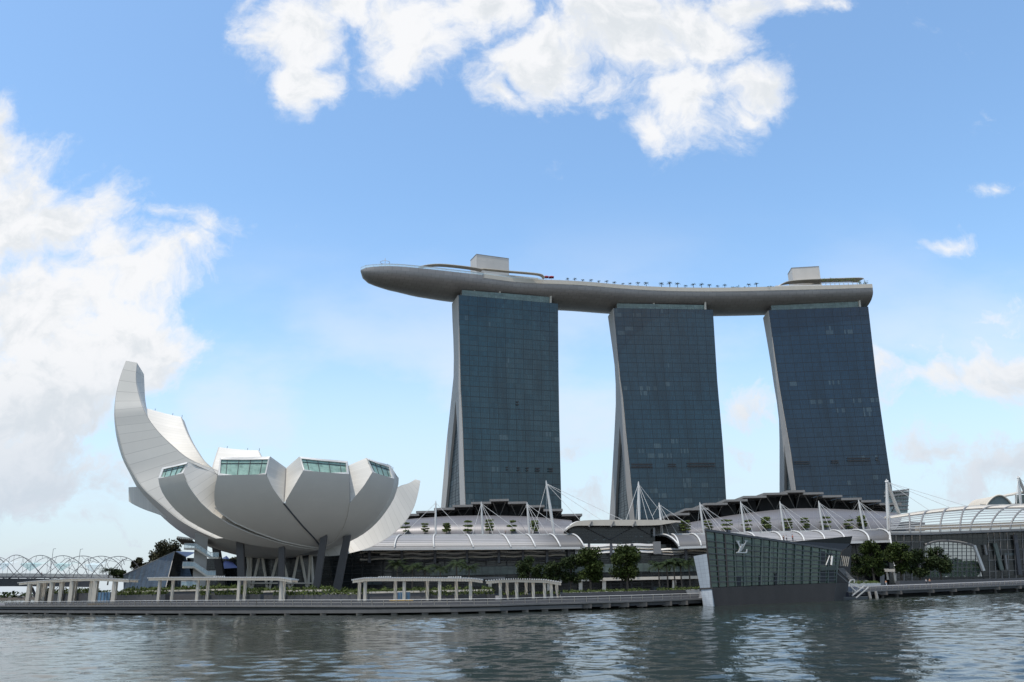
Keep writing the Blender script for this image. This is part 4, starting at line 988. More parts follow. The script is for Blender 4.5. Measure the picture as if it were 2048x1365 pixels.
for i, (ya, x0, x1, mt) in enumerate(((1091.5, 1150, 1306, 'white_paint'), (1097.5, 1150, 1306, 'warm_white'), (1104.5, 1150, 1308, 'white_paint'))):
    z = PY((x0 + x1) / 2, ya, Yf + 5).z; X0, X1 = PY(x0, ya, Yf + 5).x, PY(x1, ya, Yf + 5).x; f = MB(); n = 14
    f.loft([[Vector((X0 + (X1 - X0) * k / n, Yf + 5 - 3 * s(math.pi * k / n), z + .15 * s(k * 1.3))) + Vector((0, dy, dz)) for dy, dz in ((0, .45), (-.3, -.45), (.2, -.45), (.4, .45))] for k in range(n + 1)]); f.build('louvre', mt, mall)
for px in (1178, 1222, 1264): f = MB(); f.beam(PY(px, 1088, Yf + 1.5), PY(px, 1110, Yf + 1.5), .9); f.build('louvre_post', 'dark_steel', mall)
f = MB(); p = PY(1314, 1096, Yf + 1); f.box((p.x, p.y, p.z), (2.6, 3, 4.6)); f.build('stair_bay', 'lead_grey', mall)
for px in (1033, 1161, 1348, 1208, 1098, 980, 1716, 1732): f = MB(); f.beam(PY(px, 1161, Yf + 4.5), PY(px, 1186, Yf + 4.5), 1.4); f.build('ground_column', 'warm_white', mall)
# vaulted canopies
def vault(xt0, xb0, xt1, xb1, yt0, yb0, yt1, yb1, ribs, Yb=326., Yt=343., n=24):
    A0, A1 = PY(xt0, yt0, Yt), PY(xt1, yt1, Yt); B0, B1 = PY(xb0, yb0, Yb), PY(xb1, yb1, Yb); rows = []
    prof = lambda A, B_, t: Vector((B_.x + (A.x - B_.x) * t, B_.y + (A.y - B_.y) * (1 - c(t * math.pi / 2)), B_.z + (A.z - B_.z) * s(t * math.pi / 2)))
    nt_ = 10
    for i in range(nt_ + 1): rows.append([prof(A0.lerp(A1, j / n), B0.lerp(B1, j / n), i / nt_) for j in range(n + 1)])
    f = MB(); f.sheet(rows, (0, .6, -.35)); o = f.build('vault_canopy', 'canopy_slats', mall, smooth=30)
    f = MB(); f.beam(B0 + Vector((0, -.2, -.2)), B1 + Vector((0, -.2, -.2)), .5, .8); f.beam(A0 + Vector((0, .4, .2)), A1 + Vector((0, .4, .2)), .6, .8); f.build('canopy_edge', 'white_steel', o)
    for (xa, xb) in ribs:
        ta = (PY(xa, (yt0 + yt1) / 2, Yt).x - A0.x) / (A1.x - A0.x); tb = (PY(xb, (yb0 + yb1) / 2, Yb).x - B0.x) / (B1.x - B0.x)
        f = MB(); pts = [prof(A0.lerp(A1, ta), B0.lerp(B1, tb), i / 9) + Vector((0, -.3, .35)) for i in range(10)]; f.tube(pts, .33, 7); f.build('canopy_rib', 'white_steel', o, smooth=60)
    return A0, A1, B0, B1
vault(655, 640, 1141.5, 1169, 1072.5, 1098.5, 1071, 1095.5, [(750, 725), (803.6, 789), (870, 868), (932.8, 947), (1002.5, 1022), (1051.7, 1071), (1098, 1121), (1141, 1168.5)])
vault(1318, 1357, 1776, 1781, 1071.5, 1095, 1060.5, 1082, [(1319, 1358), (1340, 1357), (1379, 1402), (1437, 1462), (1490, 1514), (1541.7, 1564.6), (1582, 1608.7), (1624, 1650), (1662, 1690), (1706, 1738.7), (1755, 1779.8)])
f = MB(); f.hexa([PY(640, 1073, 344), PY(1150, 1073, 344), PY(1150, 1073, 362), PY(640, 1073, 362), PY(640, 1069.5, 344), PY(1150, 1069.5, 344), PY(1150, 1069.5, 362), PY(640, 1069.5, 362)]); f.build('terrace_floor', 'lead_grey', mall)
f = MB(); f.hexa([PY(1310, 1072.5, 344), PY(1778, 1063.5, 344), PY(1778, 1063.5, 362), PY(1310, 1072.5, 362), PY(1310, 1069, 344), PY(1778, 1060, 344), PY(1778, 1060, 362), PY(1310, 1069, 362)]); f.build('terrace_floor', 'lead_grey', mall)
# big grey metal roofs
def bigroof(top, bot, Yt, Yb, n=30):
    f = MB(); T_ = resample(smoothpl([PY(x, y, Yt) for x, y in top], 2), n); B_ = resample([PY(x, y, Yb) for x, y in bot], n)
    rows = [[Vector((lerp(B_[j].x, T_[j].x, t), lerp(B_[j].y, T_[j].y, 1 - c(t * 1.45)) if t < 1 else T_[j].y, lerp(B_[j].z, T_[j].z, s(t * math.pi / 2)))) for j in range(n)] for t in [i / 8 for i in range(9)]]
    f.grid(rows); return f.build('metal_roof', 'metal_roof', mall, smooth=40)
bigroof([(700, 1062), (770, 1048), (816, 1041), (885, 1035), (967, 1033), (1050, 1035), (1068, 1036), (1140, 1043)], [(690, 1071), (1146, 1071)], 388, 358)
bigroof([(1330, 1056), (1383, 1046), (1463, 1031.8), (1545, 1021.5), (1606, 1018.4), (1668, 1020.5), (1760, 1025.6), (1790, 1029)], [(1325, 1070.5), (1790, 1060.5)], 388, 358)
def stepped(slabs, lowline, Ys=376., back=70, sub=None):
    """stepped roof slabs (x0,x1,ytop): thin plates, dark recessed wall and V struts"""
    for (x0, x1, y, *_) in slabs:
        a, b_ = PY(x0, y, Ys), PY(x1, y, Ys); z = (a.z + b_.z) / 2
        f = MB(); th = .95; f.hexa([(a.x, Ys, z - th), (b_.x, Ys, z - th), (b_.x * 1.02, Ys + back, z + 1 - th), (a.x * 1.02, Ys + back, z + 1 - th), (a.x, Ys, z), (b_.x, Ys, z), (b_.x * 1.02, Ys + back, z + 1), (a.x * 1.02, Ys + back, z + 1)])
        o = f.build('roof_step', 'roof_edge', mall)
        mx = (x0 + x1) / 2; yl = interp(lowline, mx); low = PY(mx, yl + 1, Ys + 10)
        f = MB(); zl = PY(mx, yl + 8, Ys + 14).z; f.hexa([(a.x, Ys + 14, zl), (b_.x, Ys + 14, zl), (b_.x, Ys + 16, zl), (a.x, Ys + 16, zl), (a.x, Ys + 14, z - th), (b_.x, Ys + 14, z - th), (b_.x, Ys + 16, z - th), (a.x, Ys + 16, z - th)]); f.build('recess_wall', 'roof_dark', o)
        f = MB()
        for xx in (a.lerp(b_, .16), a.lerp(b_, .84)): f.tube([Vector((xx.x, Ys + 3, z - th)), low], .20, 5)
        f.build('strut', 'roof_edge', o)
LOWL = [(760, 1050), (816, 1042), (885, 1036), (967, 1034), (1050, 1036), (1140, 1043), (1180, 1046)]
LOWR = [(1330, 1056), (1383, 1046), (1463, 1032), (1545, 1022), (1606, 1019), (1668, 1021), (1760, 1026), (1810, 1031)]
stepped([(800, 838, 1028), (832, 872, 1022), (868, 909, 1016), (905, 945.5, 1010), (942, 982, 1004), (979, 1017.5, 998.5), (1016, 1053, 1003.6), (1051, 1089, 1010.8), (1087, 1125.5, 1018.3), (1124, 1164.5, 1028)], LOWL)
stepped([(1340, 1379, 1026.6), (1371, 1417, 1016.4), (1408.7, 1455, 1006), (1448.7, 1495, 999), (1486.6, 1532.8, 991.8), (1527.6, 1575, 985.6), (1572.8, 1609.7, 981), (1606.6, 1647, 985), (1645, 1684.5, 990.8), (1682.5, 1723.5, 996), (1722, 1762, 1000.5), (1759, 1803, 1006)], LOWR)
# middle entrance canopy
f = MB(); Yc = 338.
top = smoothpl([PY(x, y, Yc) for x, y in ((1133, 1058), (1140, 1052), (1148, 1046), (1160, 1041.6), (1190, 1040.2), (1260, 1040), (1330, 1040.5), (1361, 1042))], 2)
f.sheet([[p for p in top], [p + Vector((0, 12, .8)) for p in top], [p + Vector((0, 24, .6)) for p in top]], (0, 0, -.7)); cn = f.build('entrance_canopy', 'white_paint', mall, smooth=40)
f = MB(); fas = smoothpl([PY(x, y, Yc - .3) for x, y in ((1135, 1059), (1148, 1052), (1165, 1051.5), (1310, 1052), (1335, 1048), (1361, 1043.5))], 2); tt = resample(top, len(fas))
f.grid([fas, [Vector((p.x, Yc - .3, p.z)) for p in tt]]); f.build('canopy_fascia', 'warm_white', cn)
f = MB()
for px in (1184, 1228, 1271): f.tube([PY(px, 1043, Yc - .6), PY(px - 6, 1054, Yc - .6)], .3, 6); 
f.build('canopy_rib', 'lead_grey', cn)
f = MB(); f.hexa([PY(1136, 1088, Yc + 5), PY(1311, 1088, Yc + 5), PY(1311, 1086, Yc + 20), PY(1136, 1086, Yc + 20), PY(1138, 1051, Yc + 5), PY(1308, 1051, Yc + 5), PY(1308, 1050, Yc + 20), PY(1138, 1050, Yc + 20)]); f.build('entrance_glass', 'mall_glass', mall)
f = MB(); f.hexa([PY(1296, 1092, Yc + 20), PY(1370, 1092, Yc + 20), PY(1370, 1092, Yc + 30), PY(1296, 1092, Yc + 30), PY(1296, 1046, Yc + 20), PY(1372, 1046, Yc + 20), PY(1372, 1046, Yc + 30), PY(1296, 1046, Yc + 30)]); f.build('dark_hall', 'mall_glass', mall)
f = MB()
for a, b_ in (((1165, 1053), (1220, 1080)), ((1220, 1080), (1270, 1053)), ((1270, 1053), (1300, 1070)), ((1136, 1062), (1165, 1085))): f.tube([PY(*a, Yc + 4.6), PY(*b_, Yc + 4.6)], .18, 5)
f.build('entrance_brace', 'dark_steel', mall)
f = MB(); a = PY(1308, 1056, Yc + 2); f.beam(a, PY(1308, 1073, Yc + 2), .8); f.build('entrance_post', 'lead_grey', mall)

# ================================================================== MASTS
def mast(top, base, Y, cables, label, r=.55, Yt=None, leg=None, legY=None, endY=None):
    a, b_ = PY(*top, Yt or Y), PY(*base, Y); root = thing('cable_mast', label, 'mast', b_, 'white cable masts above the mall canopies')
    f = MB(); f.tube([b_ - Vector((0, 0, .5)), b_.lerp(a, .5), b_.lerp(a, .93), a], [r * .7, r * .85, r * .5, r * .22], 8); f.build('pole', 'white_steel', root, smooth=60)
    if leg: f = MB(); f.tube([PY(*leg, legY or Y), b_.lerp(a, .96)], r * .9, 8); f.build('pole', 'white_steel', root, smooth=60)
    for i, (x, y, Yc_) in enumerate(cables):
        f = MB(); f.tube([b_.lerp(a, .94), PY(x, y, Yc_)], .085, 5); f.build('cable', 'white_steel', root)
    return root
def fan(t, extra=()):
    x, y = t; return [(x - 20, 1072, 340), (x + 24, 1071, 340), (x + 42, 1071.5, 340), (x + 86, 1074, 336), (x - 9, 1050, 366)] + list(extra)
mast((871.6, 1002), (871, 1071), 346, [(803.6, 1073, 341), (933, 1071, 341)], 'leftmost white mast with one cable each side, next to the lotus petal', .55)
mast((962.5, 1003.6), (965.6, 1070), 346, [(945, 1070, 342), (960.5, 1048, 352), (986, 1069, 342), (1003, 1071, 342), (1051.7, 1073, 340)], 'white mast in front of the leftmost tower base, second from left', .55)
mast((1054, 1004.6), (1059, 1071), 346, [(1034, 1046, 366), (1081, 1071, 342), (1098, 1072, 342), (1141, 1071, 340), (1066, 1068, 344)], 'white mast right of the summit step of the left stepped roof', .55)
mast((1092, 961.5), (1108.7, 1071), 348, [(1065, 1070, 343), (1093.5, 1046, 348), (1160, 1041, 342), (1203, 1041, 340), (1246, 1041, 339)], 'tall leaning white mast left of the entrance canopy', .75)
mast((1276.9, 963.6), (1278.5, 1041), 350, [(1252, 1041, 344), (1272, 1041, 352), (1295, 1041, 344), (1308, 1041, 344), (1318, 1020, 350)], 'tall upright white mast in front of the middle tower', .75)
mast((1318, 1005.6), (1325, 1070), 346, [(1305, 1032, 350), (1322, 1070, 342), (1338, 1071, 342), (1357, 1072, 342), (1407, 1070, 342)], 'white mast just right of the entrance canopy', .55)
RN = ['white mast above the left edge of the waterfront glass pavilion', 'white mast above the lettered part of the glass pavilion', 'white mast behind the dip of the glass pavilion roof', 'white mast above the right wing tip of the glass pavilion', 'white mast above the big street tree right of the pavilion']
for k, (t, b_) in enumerate((((1399.5, 1005), (1407.7, 1068)), ((1481, 1003), (1489.7, 1067)), ((1559.5, 1003), (1568.7, 1066)), ((1637, 1002), (1647, 1063)), ((1717, 1000), (1728, 1061)))):
    x = t[0]; yy = b_[1]; mast(t, b_, 346, [(x - 5, yy - 10, 352), (x + 26, yy + 1, 343), (x + 46, yy, 342), (x + 85, yy - 1, 342), (x + 60, yy + 4, 339), (x - 20, 1040 if k < 4 else 1034, 366)][: 5 if k < 4 else 6], RN[k], .55)
mast((1773, 958.5), (1776.7, 1062), 338, [(1857, 1020, 332), (1899, 1015, 330), (1935, 1013, 328), (1782, 1035, 340)], 'tall white A-frame mast at the join with the arched hall', .8, leg=(1799, 1031), legY=345)
mast((2036, 952.3), (2042, 1012), 352, [(2030, 1008, 348), (2033, 1008, 344), (2060, 972, 352)], 'white mast on the roof at the right edge of the picture', .7, leg=(2052, 990), legY=356)

# ================================================================== ARCHED HALL (right)
hall = thing('arched_hall', 'glazed waterfront hall under a wide arched slatted roof at the right', 'hall', (190, 335, 1.7))
Ye = 322.
topc = [(1779, 1035), (1833, 1026), (1894.6, 1018), (1956, 1012.8), (2048, 1011.5), (2150, 1012), (2260, 1016)]
botc = [(1779, 1066), (1853, 1065.5), (1920, 1062.5), (1990, 1060), (2048, 1057.5), (2150, 1054), (2260, 1052)]
T_ = resample(smoothpl([PY(x, y, Ye + 14) for x, y in topc], 2), 25); B_ = resample(smoothpl([PY(x, y, Ye) for x, y in botc], 1), 25)
prof = lambda j, t: Vector((lerp(B_[j].x, T_[j].x, t ** 1.5), lerp(B_[j].y, T_[j].y, 1 - c(t * math.pi / 2)), lerp(B_[j].z, T_[j].z, s(t * math.pi / 2) ** .9)))
f = MB(); f.sheet([[prof(j, t) for j in range(25)] for t in (.66, .75, .84, .92, 1.)] + [[T_[j] + Vector((1.5, 8, .8)) for j in range(25)]], (0, .5, -.5)); f.build('arched_roof', 'warm_white', hall, smooth=40)
for t in [.02, .10, .18, .26, .34, .42, .50, .58]:
    f = MB(); f.loft([[prof(j, t) + Vector((0, dy, dz)) for dy, dz in ((-.25, .16), (-.25, -.16), (.3, -.16), (.3, .16))] for j in range(25)]); f.build('roof_louvre', 'white_steel', hall)
for (xa, xb) in ((1782, 1781), (1817, 1811), (1857, 1846), (1900, 1880), (1944, 1914), (1992, 1948), (2036, 1982), (2080, 2018), (2130, 2052)):
    ja = min(range(25), key=lambda j: abs(proj(T_[j])[0] - xa)); jb = min(range(25), key=lambda j: abs(proj(B_[j])[0] - xb))
    A, B2_ = T_[ja], B_[jb]
    pts = [Vector((lerp(B2_.x, A.x, t ** 1.5), lerp(B2_.y, A.y, 1 - c(t * math.pi / 2)) - .3, lerp(B2_.z, A.z, s(t * math.pi / 2) ** .9) - .1)) for t in [i / 12 for i in range(13)]]
    f = MB(); f.tube(pts, .33, 7); f.build('roof_rib', 'lead_grey', hall, smooth=60)
f = MB(); f.loft([[T_[j] + Vector((0, dy, dz)) for dy, dz in ((-.5, .5), (-.5, -.1), (.3, -.1), (.3, .5))] for j in range(25)]); f.build('roof_edge_beam', 'white_paint', hall)
f = MB(); f.loft([[B_[j] + Vector((0, dy, dz)) for dy, dz in ((-.6, .1), (-.6, -.9), (.5, -.9), (.5, .1))] for j in range(25)]); f.build('gutter_beam', 'lead_grey', hall)
f = MB()
for j in range(2, 25): f.tube([B_[j] + Vector((0, -.7, 0)), B_[j] + Vector((0, -1.2, 1.6))], .12, 4)
f.tube([B_[j] + Vector((0, -1.2, 1.6)) for j in range(25)], .14, 5); f.build('gutter_rail', 'white_steel', hall)
# mezzanine seen through the louvres
f = MB(); f.hexa([PY(1830, 1062, 352), PY(2100, 1052, 352), PY(2100, 1052, 353), PY(1830, 1062, 353), PY(1830, 1052, 352), PY(2100, 1042, 352), PY(2100, 1042, 353), PY(1830, 1052, 353)]); f.build('mezzanine', 'warm_white', hall)
f = MB(); f.hexa([PY(1690, 1062, 372), PY(1850, 1064, 372), PY(1850, 1064, 374), PY(1690, 1062, 374), PY(1690, 1044, 372), PY(1850, 1044, 372), PY(1850, 1044, 374), PY(1690, 1044, 374)]); f.build('inner_wall', 'lead_grey', hall)
# glass front with open bright arch: built in panels round the opening
Yg = 326.
def gpan(poly, mat, name, Y=Yg, d=.6):
    f = MB(); P = [PY(x, y, Y) for x, y in poly]; f.face(P, [((x - 1780) / 330, (1160 - y) / 95) for x, y in poly]); f.face([p + Vector((0, d, 0)) for p in P][::-1]); return f.build(name, mat, hall)
gpan([(1779, 1066), (1850, 1066), (1850, 1170), (1779, 1170)], 'hall_glass', 'glass_front')
gpan([(1850, 1066), (1990, 1061), (1950, 1092), (1925, 1083), (1890, 1079), (1868, 1081), (1850, 1087)], 'hall_glass', 'glass_front')
gpan([(1990, 1061), (2260, 1050), (2260, 1160), (1970, 1168), (1950, 1092)], 'hall_glass', 'glass_front')
f = MB()
for x in range(1852, 1968, 9): f.beam(PY(x, 1080, Yg + .5), PY(x, 1168, Yg + .5), .22)
for y in (1090, 1097, 1104, 1112, 1119, 1127, 1135, 1143): f.beam(PY(1851, y, Yg + .5), PY(1951 + (y - 1092) * .26, y, Yg + .5), .2)
f.build('window_grid', 'dark_steel', hall)
gpan([(1850, 1088), (1868, 1082), (1890, 1080), (1925, 1084), (1950, 1092.5), (1970, 1167), (1850, 1169)], 'arch_glass', 'arch_pane', Y=Yg + 1.2, d=.1)
f = MB(); f.tube(smoothpl([PY(x, y, Yg - .3) for x, y in ((1850, 1090), (1868, 1083), (1890, 1081), (1925, 1085), (1950, 1093))], 2), .5, 7); f.build('arch_beam', 'lead_grey', hall)
for (t, b2, mt) in (((1948, 1091), (1967, 1142), 'white_steel'), ((1989, 1086), (2004, 1142), 'pale_glass'), ((1969, 1090), (1973, 1110), 'lead_grey'), ((2010, 1110), (2014, 1140), 'lead_grey'), ((2030, 1070), (2040, 1150), 'dark_steel')):
    f = MB(); f.beam(PY(*b2, Yg - 1), PY(*t, Yg - 1), 1.3 if mt != 'lead_grey' else .6, .8); f.build('slanted_post', mt, hall)
f = MB(); f.hexa([PY(1850, 1169, Yg + .2), PY(1972, 1167, Yg + .2), PY(1972, 1167, Yg + 1), PY(1850, 1169, Yg + 1), PY(1850, 1155, Yg + .2), PY(1968, 1153, Yg + .2), PY(1968, 1153, Yg + 1), PY(1850, 1155, Yg + 1)]); f.build('sill_wall', 'hall_glass', hall)
f = MB(); f.hexa([PY(1850, 1160, Yg + 4), PY(1960, 1158, Yg + 4), PY(1958, 1158, Yg + 22), PY(1850, 1160, Yg + 22)] + [p + Vector((0, 0, .8)) for p in (PY(1850, 1160, Yg + 4), PY(1960, 1158, Yg + 4), PY(1958, 1158, Yg + 22), PY(1850, 1160, Yg + 22))]); f.build('hall_floor', 'plaza_paving', hall)
f = MB()
for x in (1792, 1808, 1824, 1840): f.beam(PY(x, 1066, Yg - .15), PY(x, 1168, Yg - .15), .2, .3)
f.build('front_mullions', 'lead_grey', hall); f = MB()
for x in (1976, 1988, 2000, 2014, 2028, 2044, 2060, 2080, 2100): f.beam(PY(x, 1066, Yg - .15), PY(x + (x - 1780) * .02, 1168, Yg - .15), .2, .3)
f.build('front_mullions', 'lead_grey', hall); f = MB()
for y in (1084, 1104, 1124, 1146): f.beam(PY(1974 + (y - 1084) * .05, y - 3, Yg - .1), PY(2150, y - 8, Yg - .1), .14, .2)
f.build('front_transoms', 'lead_grey', hall); f = MB()
for y in (1084, 1104, 1124, 1146): f.beam(PY(1782, y, Yg - .1), PY(1848, y, Yg - .1), .14, .2)
f.build('front_transoms', 'lead_grey', hall)
f = MB(); f.beam(PY(1779, 1064, Ye - 1), PY(1790, 1141, Ye - 6), .5); f.build('stay_pole', 'white_steel', hall)
# buildings behind the hall
bb = thing('vault_roof_building', 'small glazed half-round vault roof behind the arched hall', 'building', PY(2000, 1010, 380))
f = MB(); arcp = [PY(1973 + 51 * t, 1011 - 20 * s(math.pi * t) ** .8, 380) for t in [i / 14 for i in range(15)]]
f.grid([[p for p in arcp], [p + Vector((0, 18, 0)) for p in arcp]]); f.build('vault_roof', 'warm_white', bb, smooth=40)
f = MB(); f.f.append([f.vert(p + Vector((0, .4, -.2))) for p in arcp]); f.build('end_glass', 'office_glass', bb)
f = MB(); f.tube(arcp, .4, 6); f.hexa([PY(1960, 1014, 381), PY(2090, 1014, 381), PY(2090, 1014, 398), PY(1960, 1014, 398), PY(1960, 1008.5, 381), PY(2090, 1007, 381), PY(2090, 1007, 398), PY(1960, 1008.5, 398)]); f.build('arch_trim', 'warm_white', bb)
b3 = thing('shell_roof_building', 'low pale shell roof at the right edge behind the arched hall', 'building', PY(2050, 1000, 400))
f = MB(); ar = [PY(2026 + 70 * t, 989 - 10 * s(math.pi * min(1, t * .8)), 400) for t in [i / 10 for i in range(11)]]; f.sheet([[p for p in ar], [p + Vector((0, 14, 0)) for p in ar]], (0, 0, -.6)); f.build('shell_roof', 'warm_white', b3)
f = MB(); f.hexa([PY(2030, 1010, 401), PY(2096, 1010, 401), PY(2096, 1010, 412), PY(2030, 1010, 412), PY(2030, 990, 401), PY(2096, 990, 401), PY(2096, 990, 412), PY(2030, 990, 412)]); f.build('glazed_wall', 'pale_glass', b3)
b4 = thing('glass_office', 'pale glass block with tilted roof slabs peeking out right of the rightmost tower', 'building', PY(1800, 1030, 430))
f = MB(); f.grid([[PY(1770, 1030, 430), PY(1815, 1026, 430)], [PY(1770, 985, 430), PY(1818.5, 983, 430)]]); f.hexa([PY(1770, 1030, 430.5), PY(1815, 1026, 430.5), PY(1815, 1026, 445), PY(1770, 1030, 445), PY(1770, 985, 430.5), PY(1818, 983, 430.5), PY(1818, 983, 445), PY(1770, 985, 445)]); f.build('glass_wall', 'office_glass', b4)
f = MB()
for y0, y1 in ((984, 978), (991, 985.5)): f.hexa([PY(1768, y0 + 3.5, 428), PY(1818.5, y1 + 4, 428), PY(1818.5, y1 + 4, 446), PY(1768, y0 + 3.5, 446), PY(1768, y0, 428), PY(1818.5, y1, 428), PY(1818.5, y1, 446), PY(1768, y0, 446)])
f.build('roof_slab', 'lead_grey', b4)
f = MB()
for y in (997, 1004, 1011.5, 1019): f.beam(PY(1785, y, 429), PY(1817, y, 429), .4, .5)
f.build('floor_edge', 'lead_grey', b4)

# ================================================================== TERRACE TREES
GT_ = 'tiered young trees on the mall terrace'
tp = [(810.7, 1047), (849.7, 1048), (893, 1048), (935.8, 1043), (979, 1041), (1024, 1043), (1069, 1043), (1372, 1043), (1417, 1043), (1455, 1041), (1496, 1042), (1534, 1036), (1576, 1039), (1612, 1037), (1653, 1035), (1700, 1041), (1725.6, 1033)]
pts_ = []
for i, (x, yt) in enumerate(tp):
    left = i < 7; yb = 1070.5 if left else lerp(1070, 1061, (x - 1330) / 450); base = PY(x, yb, 356); hgt = PY(x, yt, 356).z - base.z
    lab = '%s tiered tree from the left on the %s mall terrace' % (ORD[i if left else i - 7], 'left' if left else 'right')
    if len(pts_) < 5:
        t = make_tier_tree(lab, base, 5.2, 'leaf_tier', 90 + i, GT_, wdt=3.6 if left else 4.2, tiers=3 + i % 3); pts_.append(t); t.scale = (1, 1, hgt / 5.2)
    else: dup(pts_[(i * 2) % 5], base, lab, i * 1.3, (1.0 if left else 1.15, 1.0 if left else 1.15, hgt / 5.2))

# ================================================================== STREET TREES
def tree_px(x, yt, yb, w, Y, label, mat='leaf_tree', seed=1, lumps=22, leaves=110, size=.42, group='leafy trees in front of the mall', trunkh=.22, name='street_tree'):
    base = PY(x, yb, Y); H_ = PY(x, yt, Y).z - base.z; W_ = (PY(x + w / 2, yt, Y).x - PY(x - w / 2, yt, Y).x) * 1.15
    return make_tree(label, base, H_, W_, mat, seed, lumps, leaves, size, group, trunkh, name)
tree_px(1182, 1097, 1182, 54, 265, 'big round dark tree left of the bright mall bay', 'leaf_tree', 1, 30, 130)
tree_px(1255, 1091, 1182, 58, 265, 'big round dark tree in front of the mall, right of its twin', 'leaf_tree', 2, 32, 130)
tree_px(1060, 1118, 1180, 46, 268, 'low spreading tree just right of the last pergola posts', 'leaf_dark', 3, 18, 90)
tree_px(1104, 1126, 1180, 44, 268, 'low dark tree between the spreading tree and the tall bushy one', 'leaf_dark', 4, 18, 90)
tree_px(1142, 1113, 1182, 46, 270, 'mid height bushy tree behind the left big round tree', 'leaf_dark', 5, 18, 90)
tree_px(1750, 1083, 1172, 44, 268, 'bushy bright topped tree right of the glass pavilion', 'leaf_tree', 6, 26, 120)
tree_px(1718, 1104, 1174, 34, 275, 'dark shaded tree close behind the glass pavilion stairs', 'leaf_dark', 7, 18, 90)
tree_px(1805, 1079, 1168, 46, 275, 'tall bushy tree left of the bright arch window', 'leaf_tree', 8, 26, 120)
tree_px(1842, 1102, 1166, 42, 282, 'dark low tree between the tall tree and the arch window', 'leaf_dark', 9, 20, 100)
tree_px(1884, 1094, 1164, 46, 282, 'wide dark tree in front of the bright arch window', 'leaf_dark', 10, 24, 110)
GPM = 'palms in front of the dark mall glass'
pps = [(793, 1122, 'leftmost palm before the dark mall front, beside the slanted column'), (824, 1126, 'second palm right of the slanted museum column'), (849, 1130, 'third palm right of the slanted museum column'), (880, 1130, 'palm above the left lamps of the long pergola'), (913, 1120, 'tallest palm above the long pergola'), (939, 1128, 'rightmost palm above the long pergola'), (1320, 1124, 'leftmost palm of the cluster beside the white tilted wall'), (1336, 1120, 'second palm of the cluster beside the white tilted wall'), (1351, 1119, 'middle palm of the cluster beside the white tilted wall'), (1365, 1122, 'fourth palm of the cluster beside the white tilted wall'), (1381, 1118, 'palm closest to the white tilted wall')]
pal = []
for i, (x, yt, lab) in enumerate(pps):
    base = PY(x, 1180, 255); top = PY(x, yt + 9, 255).z; H_ = top - base.z
    if i < 3: p_ = make_palm(lab, base, 7, 4.8, 'leaf_palm', 120 + i, GPM, nf=24, thick=.2); p_.scale = (1.05, 1.05, H_ / 7); pal.append(p_)
    else: dup(pal[i % 3], base, lab, i * 1.7, (1.05, 1.05, H_ / 7))
for i_, (x_, yt_, w_) in enumerate(((1872, 1128, 40), (1915, 1122, 44), (1950, 1126, 36))):
    tree_px(x_, yt_, 1160, w_, 400 + i_ * 6, '%s tree from the left seen through the arch window' % ORD[i_], 'leaf_tree', 30 + i_, 18, 80, .7, 'trees behind the arch window')
# trees behind the pyramids
tree_px(330, 1083, 1160, 56, 330, 'rounded dark tree rising behind the glass pyramid', 'leaf_brown', 21, 26, 110, .5, 'trees left of the museum')
tree_px(300, 1108, 1165, 26, 335, 'low dark tree on the left slope of the glass pyramid', 'leaf_brown', 22, 12, 80, .5, 'trees left of the museum')
tree_px(270, 1116, 1165, 27, 335, 'small round tree standing alone between bridge and pyramid', 'leaf_brown', 23, 14, 90, .5, 'trees left of the museum')
tree_px(232, 1140, 1170, 30, 300, 'low bushy tree at the end of the spiral bridge', 'leaf_dark', 24, 12, 80, .45, 'trees left of the museum')
tree_px(466, 1114, 1160, 26, 345, 'tree seen through the gap between the museum columns', 'leaf_brown', 25, 12, 80, .5, 'trees left of the museum')
dup(pal[0], PY(215, 1170, 300), 'palm beside the end of the spiral bridge', .4, (1, 1, (PY(215, 1142, 300).z - PY(215, 1170, 300).z) / 7), 'trees left of the museum')

# ================================================================== PLANTERS AND HEDGES ON THE PROMENADE
def planter(x0, x1, yt, yb, off, label, hedge=True, mat='warm_white', hh=.9, seed=0, seg=8):
    Y0, Y1 = edge_at(x0, off).y, edge_at(x1, off).y
    a, b_ = PY(x0, yb, Y0), PY(x1, yb, Y1); top = PY((x0 + x1) / 2, yt, (Y0 + Y1) / 2).z; root = thing('planter', label, 'planter', (a.x, a.y, 1.7), 'planters along the promenade')
    f = MB(); bk = Vector((0, 3, 0)); zb = 1.2
    A, B_ = Vector((a.x, a.y, top)), Vector((b_.x, b_.y, top)); f.hexa([Vector((A.x, A.y, zb)), Vector((B_.x, B_.y, zb)), Vector((B_.x, B_.y, zb)) + bk, Vector((A.x, A.y, zb)) + bk, A, B_, B_ + bk, A + bk]); f.build('planter_wall', 'pier_stone' if mat != 'white_paint' else mat, root)
    if mat in ('warm_white', 'concrete'): f = MB(); f.beam(A + Vector((0, -.05, -.22)), B_ + Vector((0, -.05, -.22)), .3, .42); f.build('planter_cap', 'warm_white', root)
    if hedge:
        m = MB(); rng = random.Random(seed); n = int((B_ - A).length * 34)
        for k in range(n):
            t = rng.random(); hgt = hh * (.7 + .9 * mnoise.noise((t * 25 + seed, 0, 0)) ** 1) ; q = A.lerp(B_, t) + Vector((0, rng.uniform(-.3, 2.6), max(0, rng.random() * max(.25, hgt)) - .1))
            if mnoise.noise((t * 9 + seed * 3.1, 5, 0)) < -.45: continue
            x = Vector((rng.gauss(0, 1), rng.gauss(0, .6), rng.gauss(.7, .6))).normalized(); y = x.orthogonal().normalized(); sz = rng.uniform(.25, .6)
            m.face([q - x * sz * .3, q + y * sz * .28, q + x * sz, q - y * sz * .28])
        h = m.build('hedge', 'leaf_hedge', root)
    return root
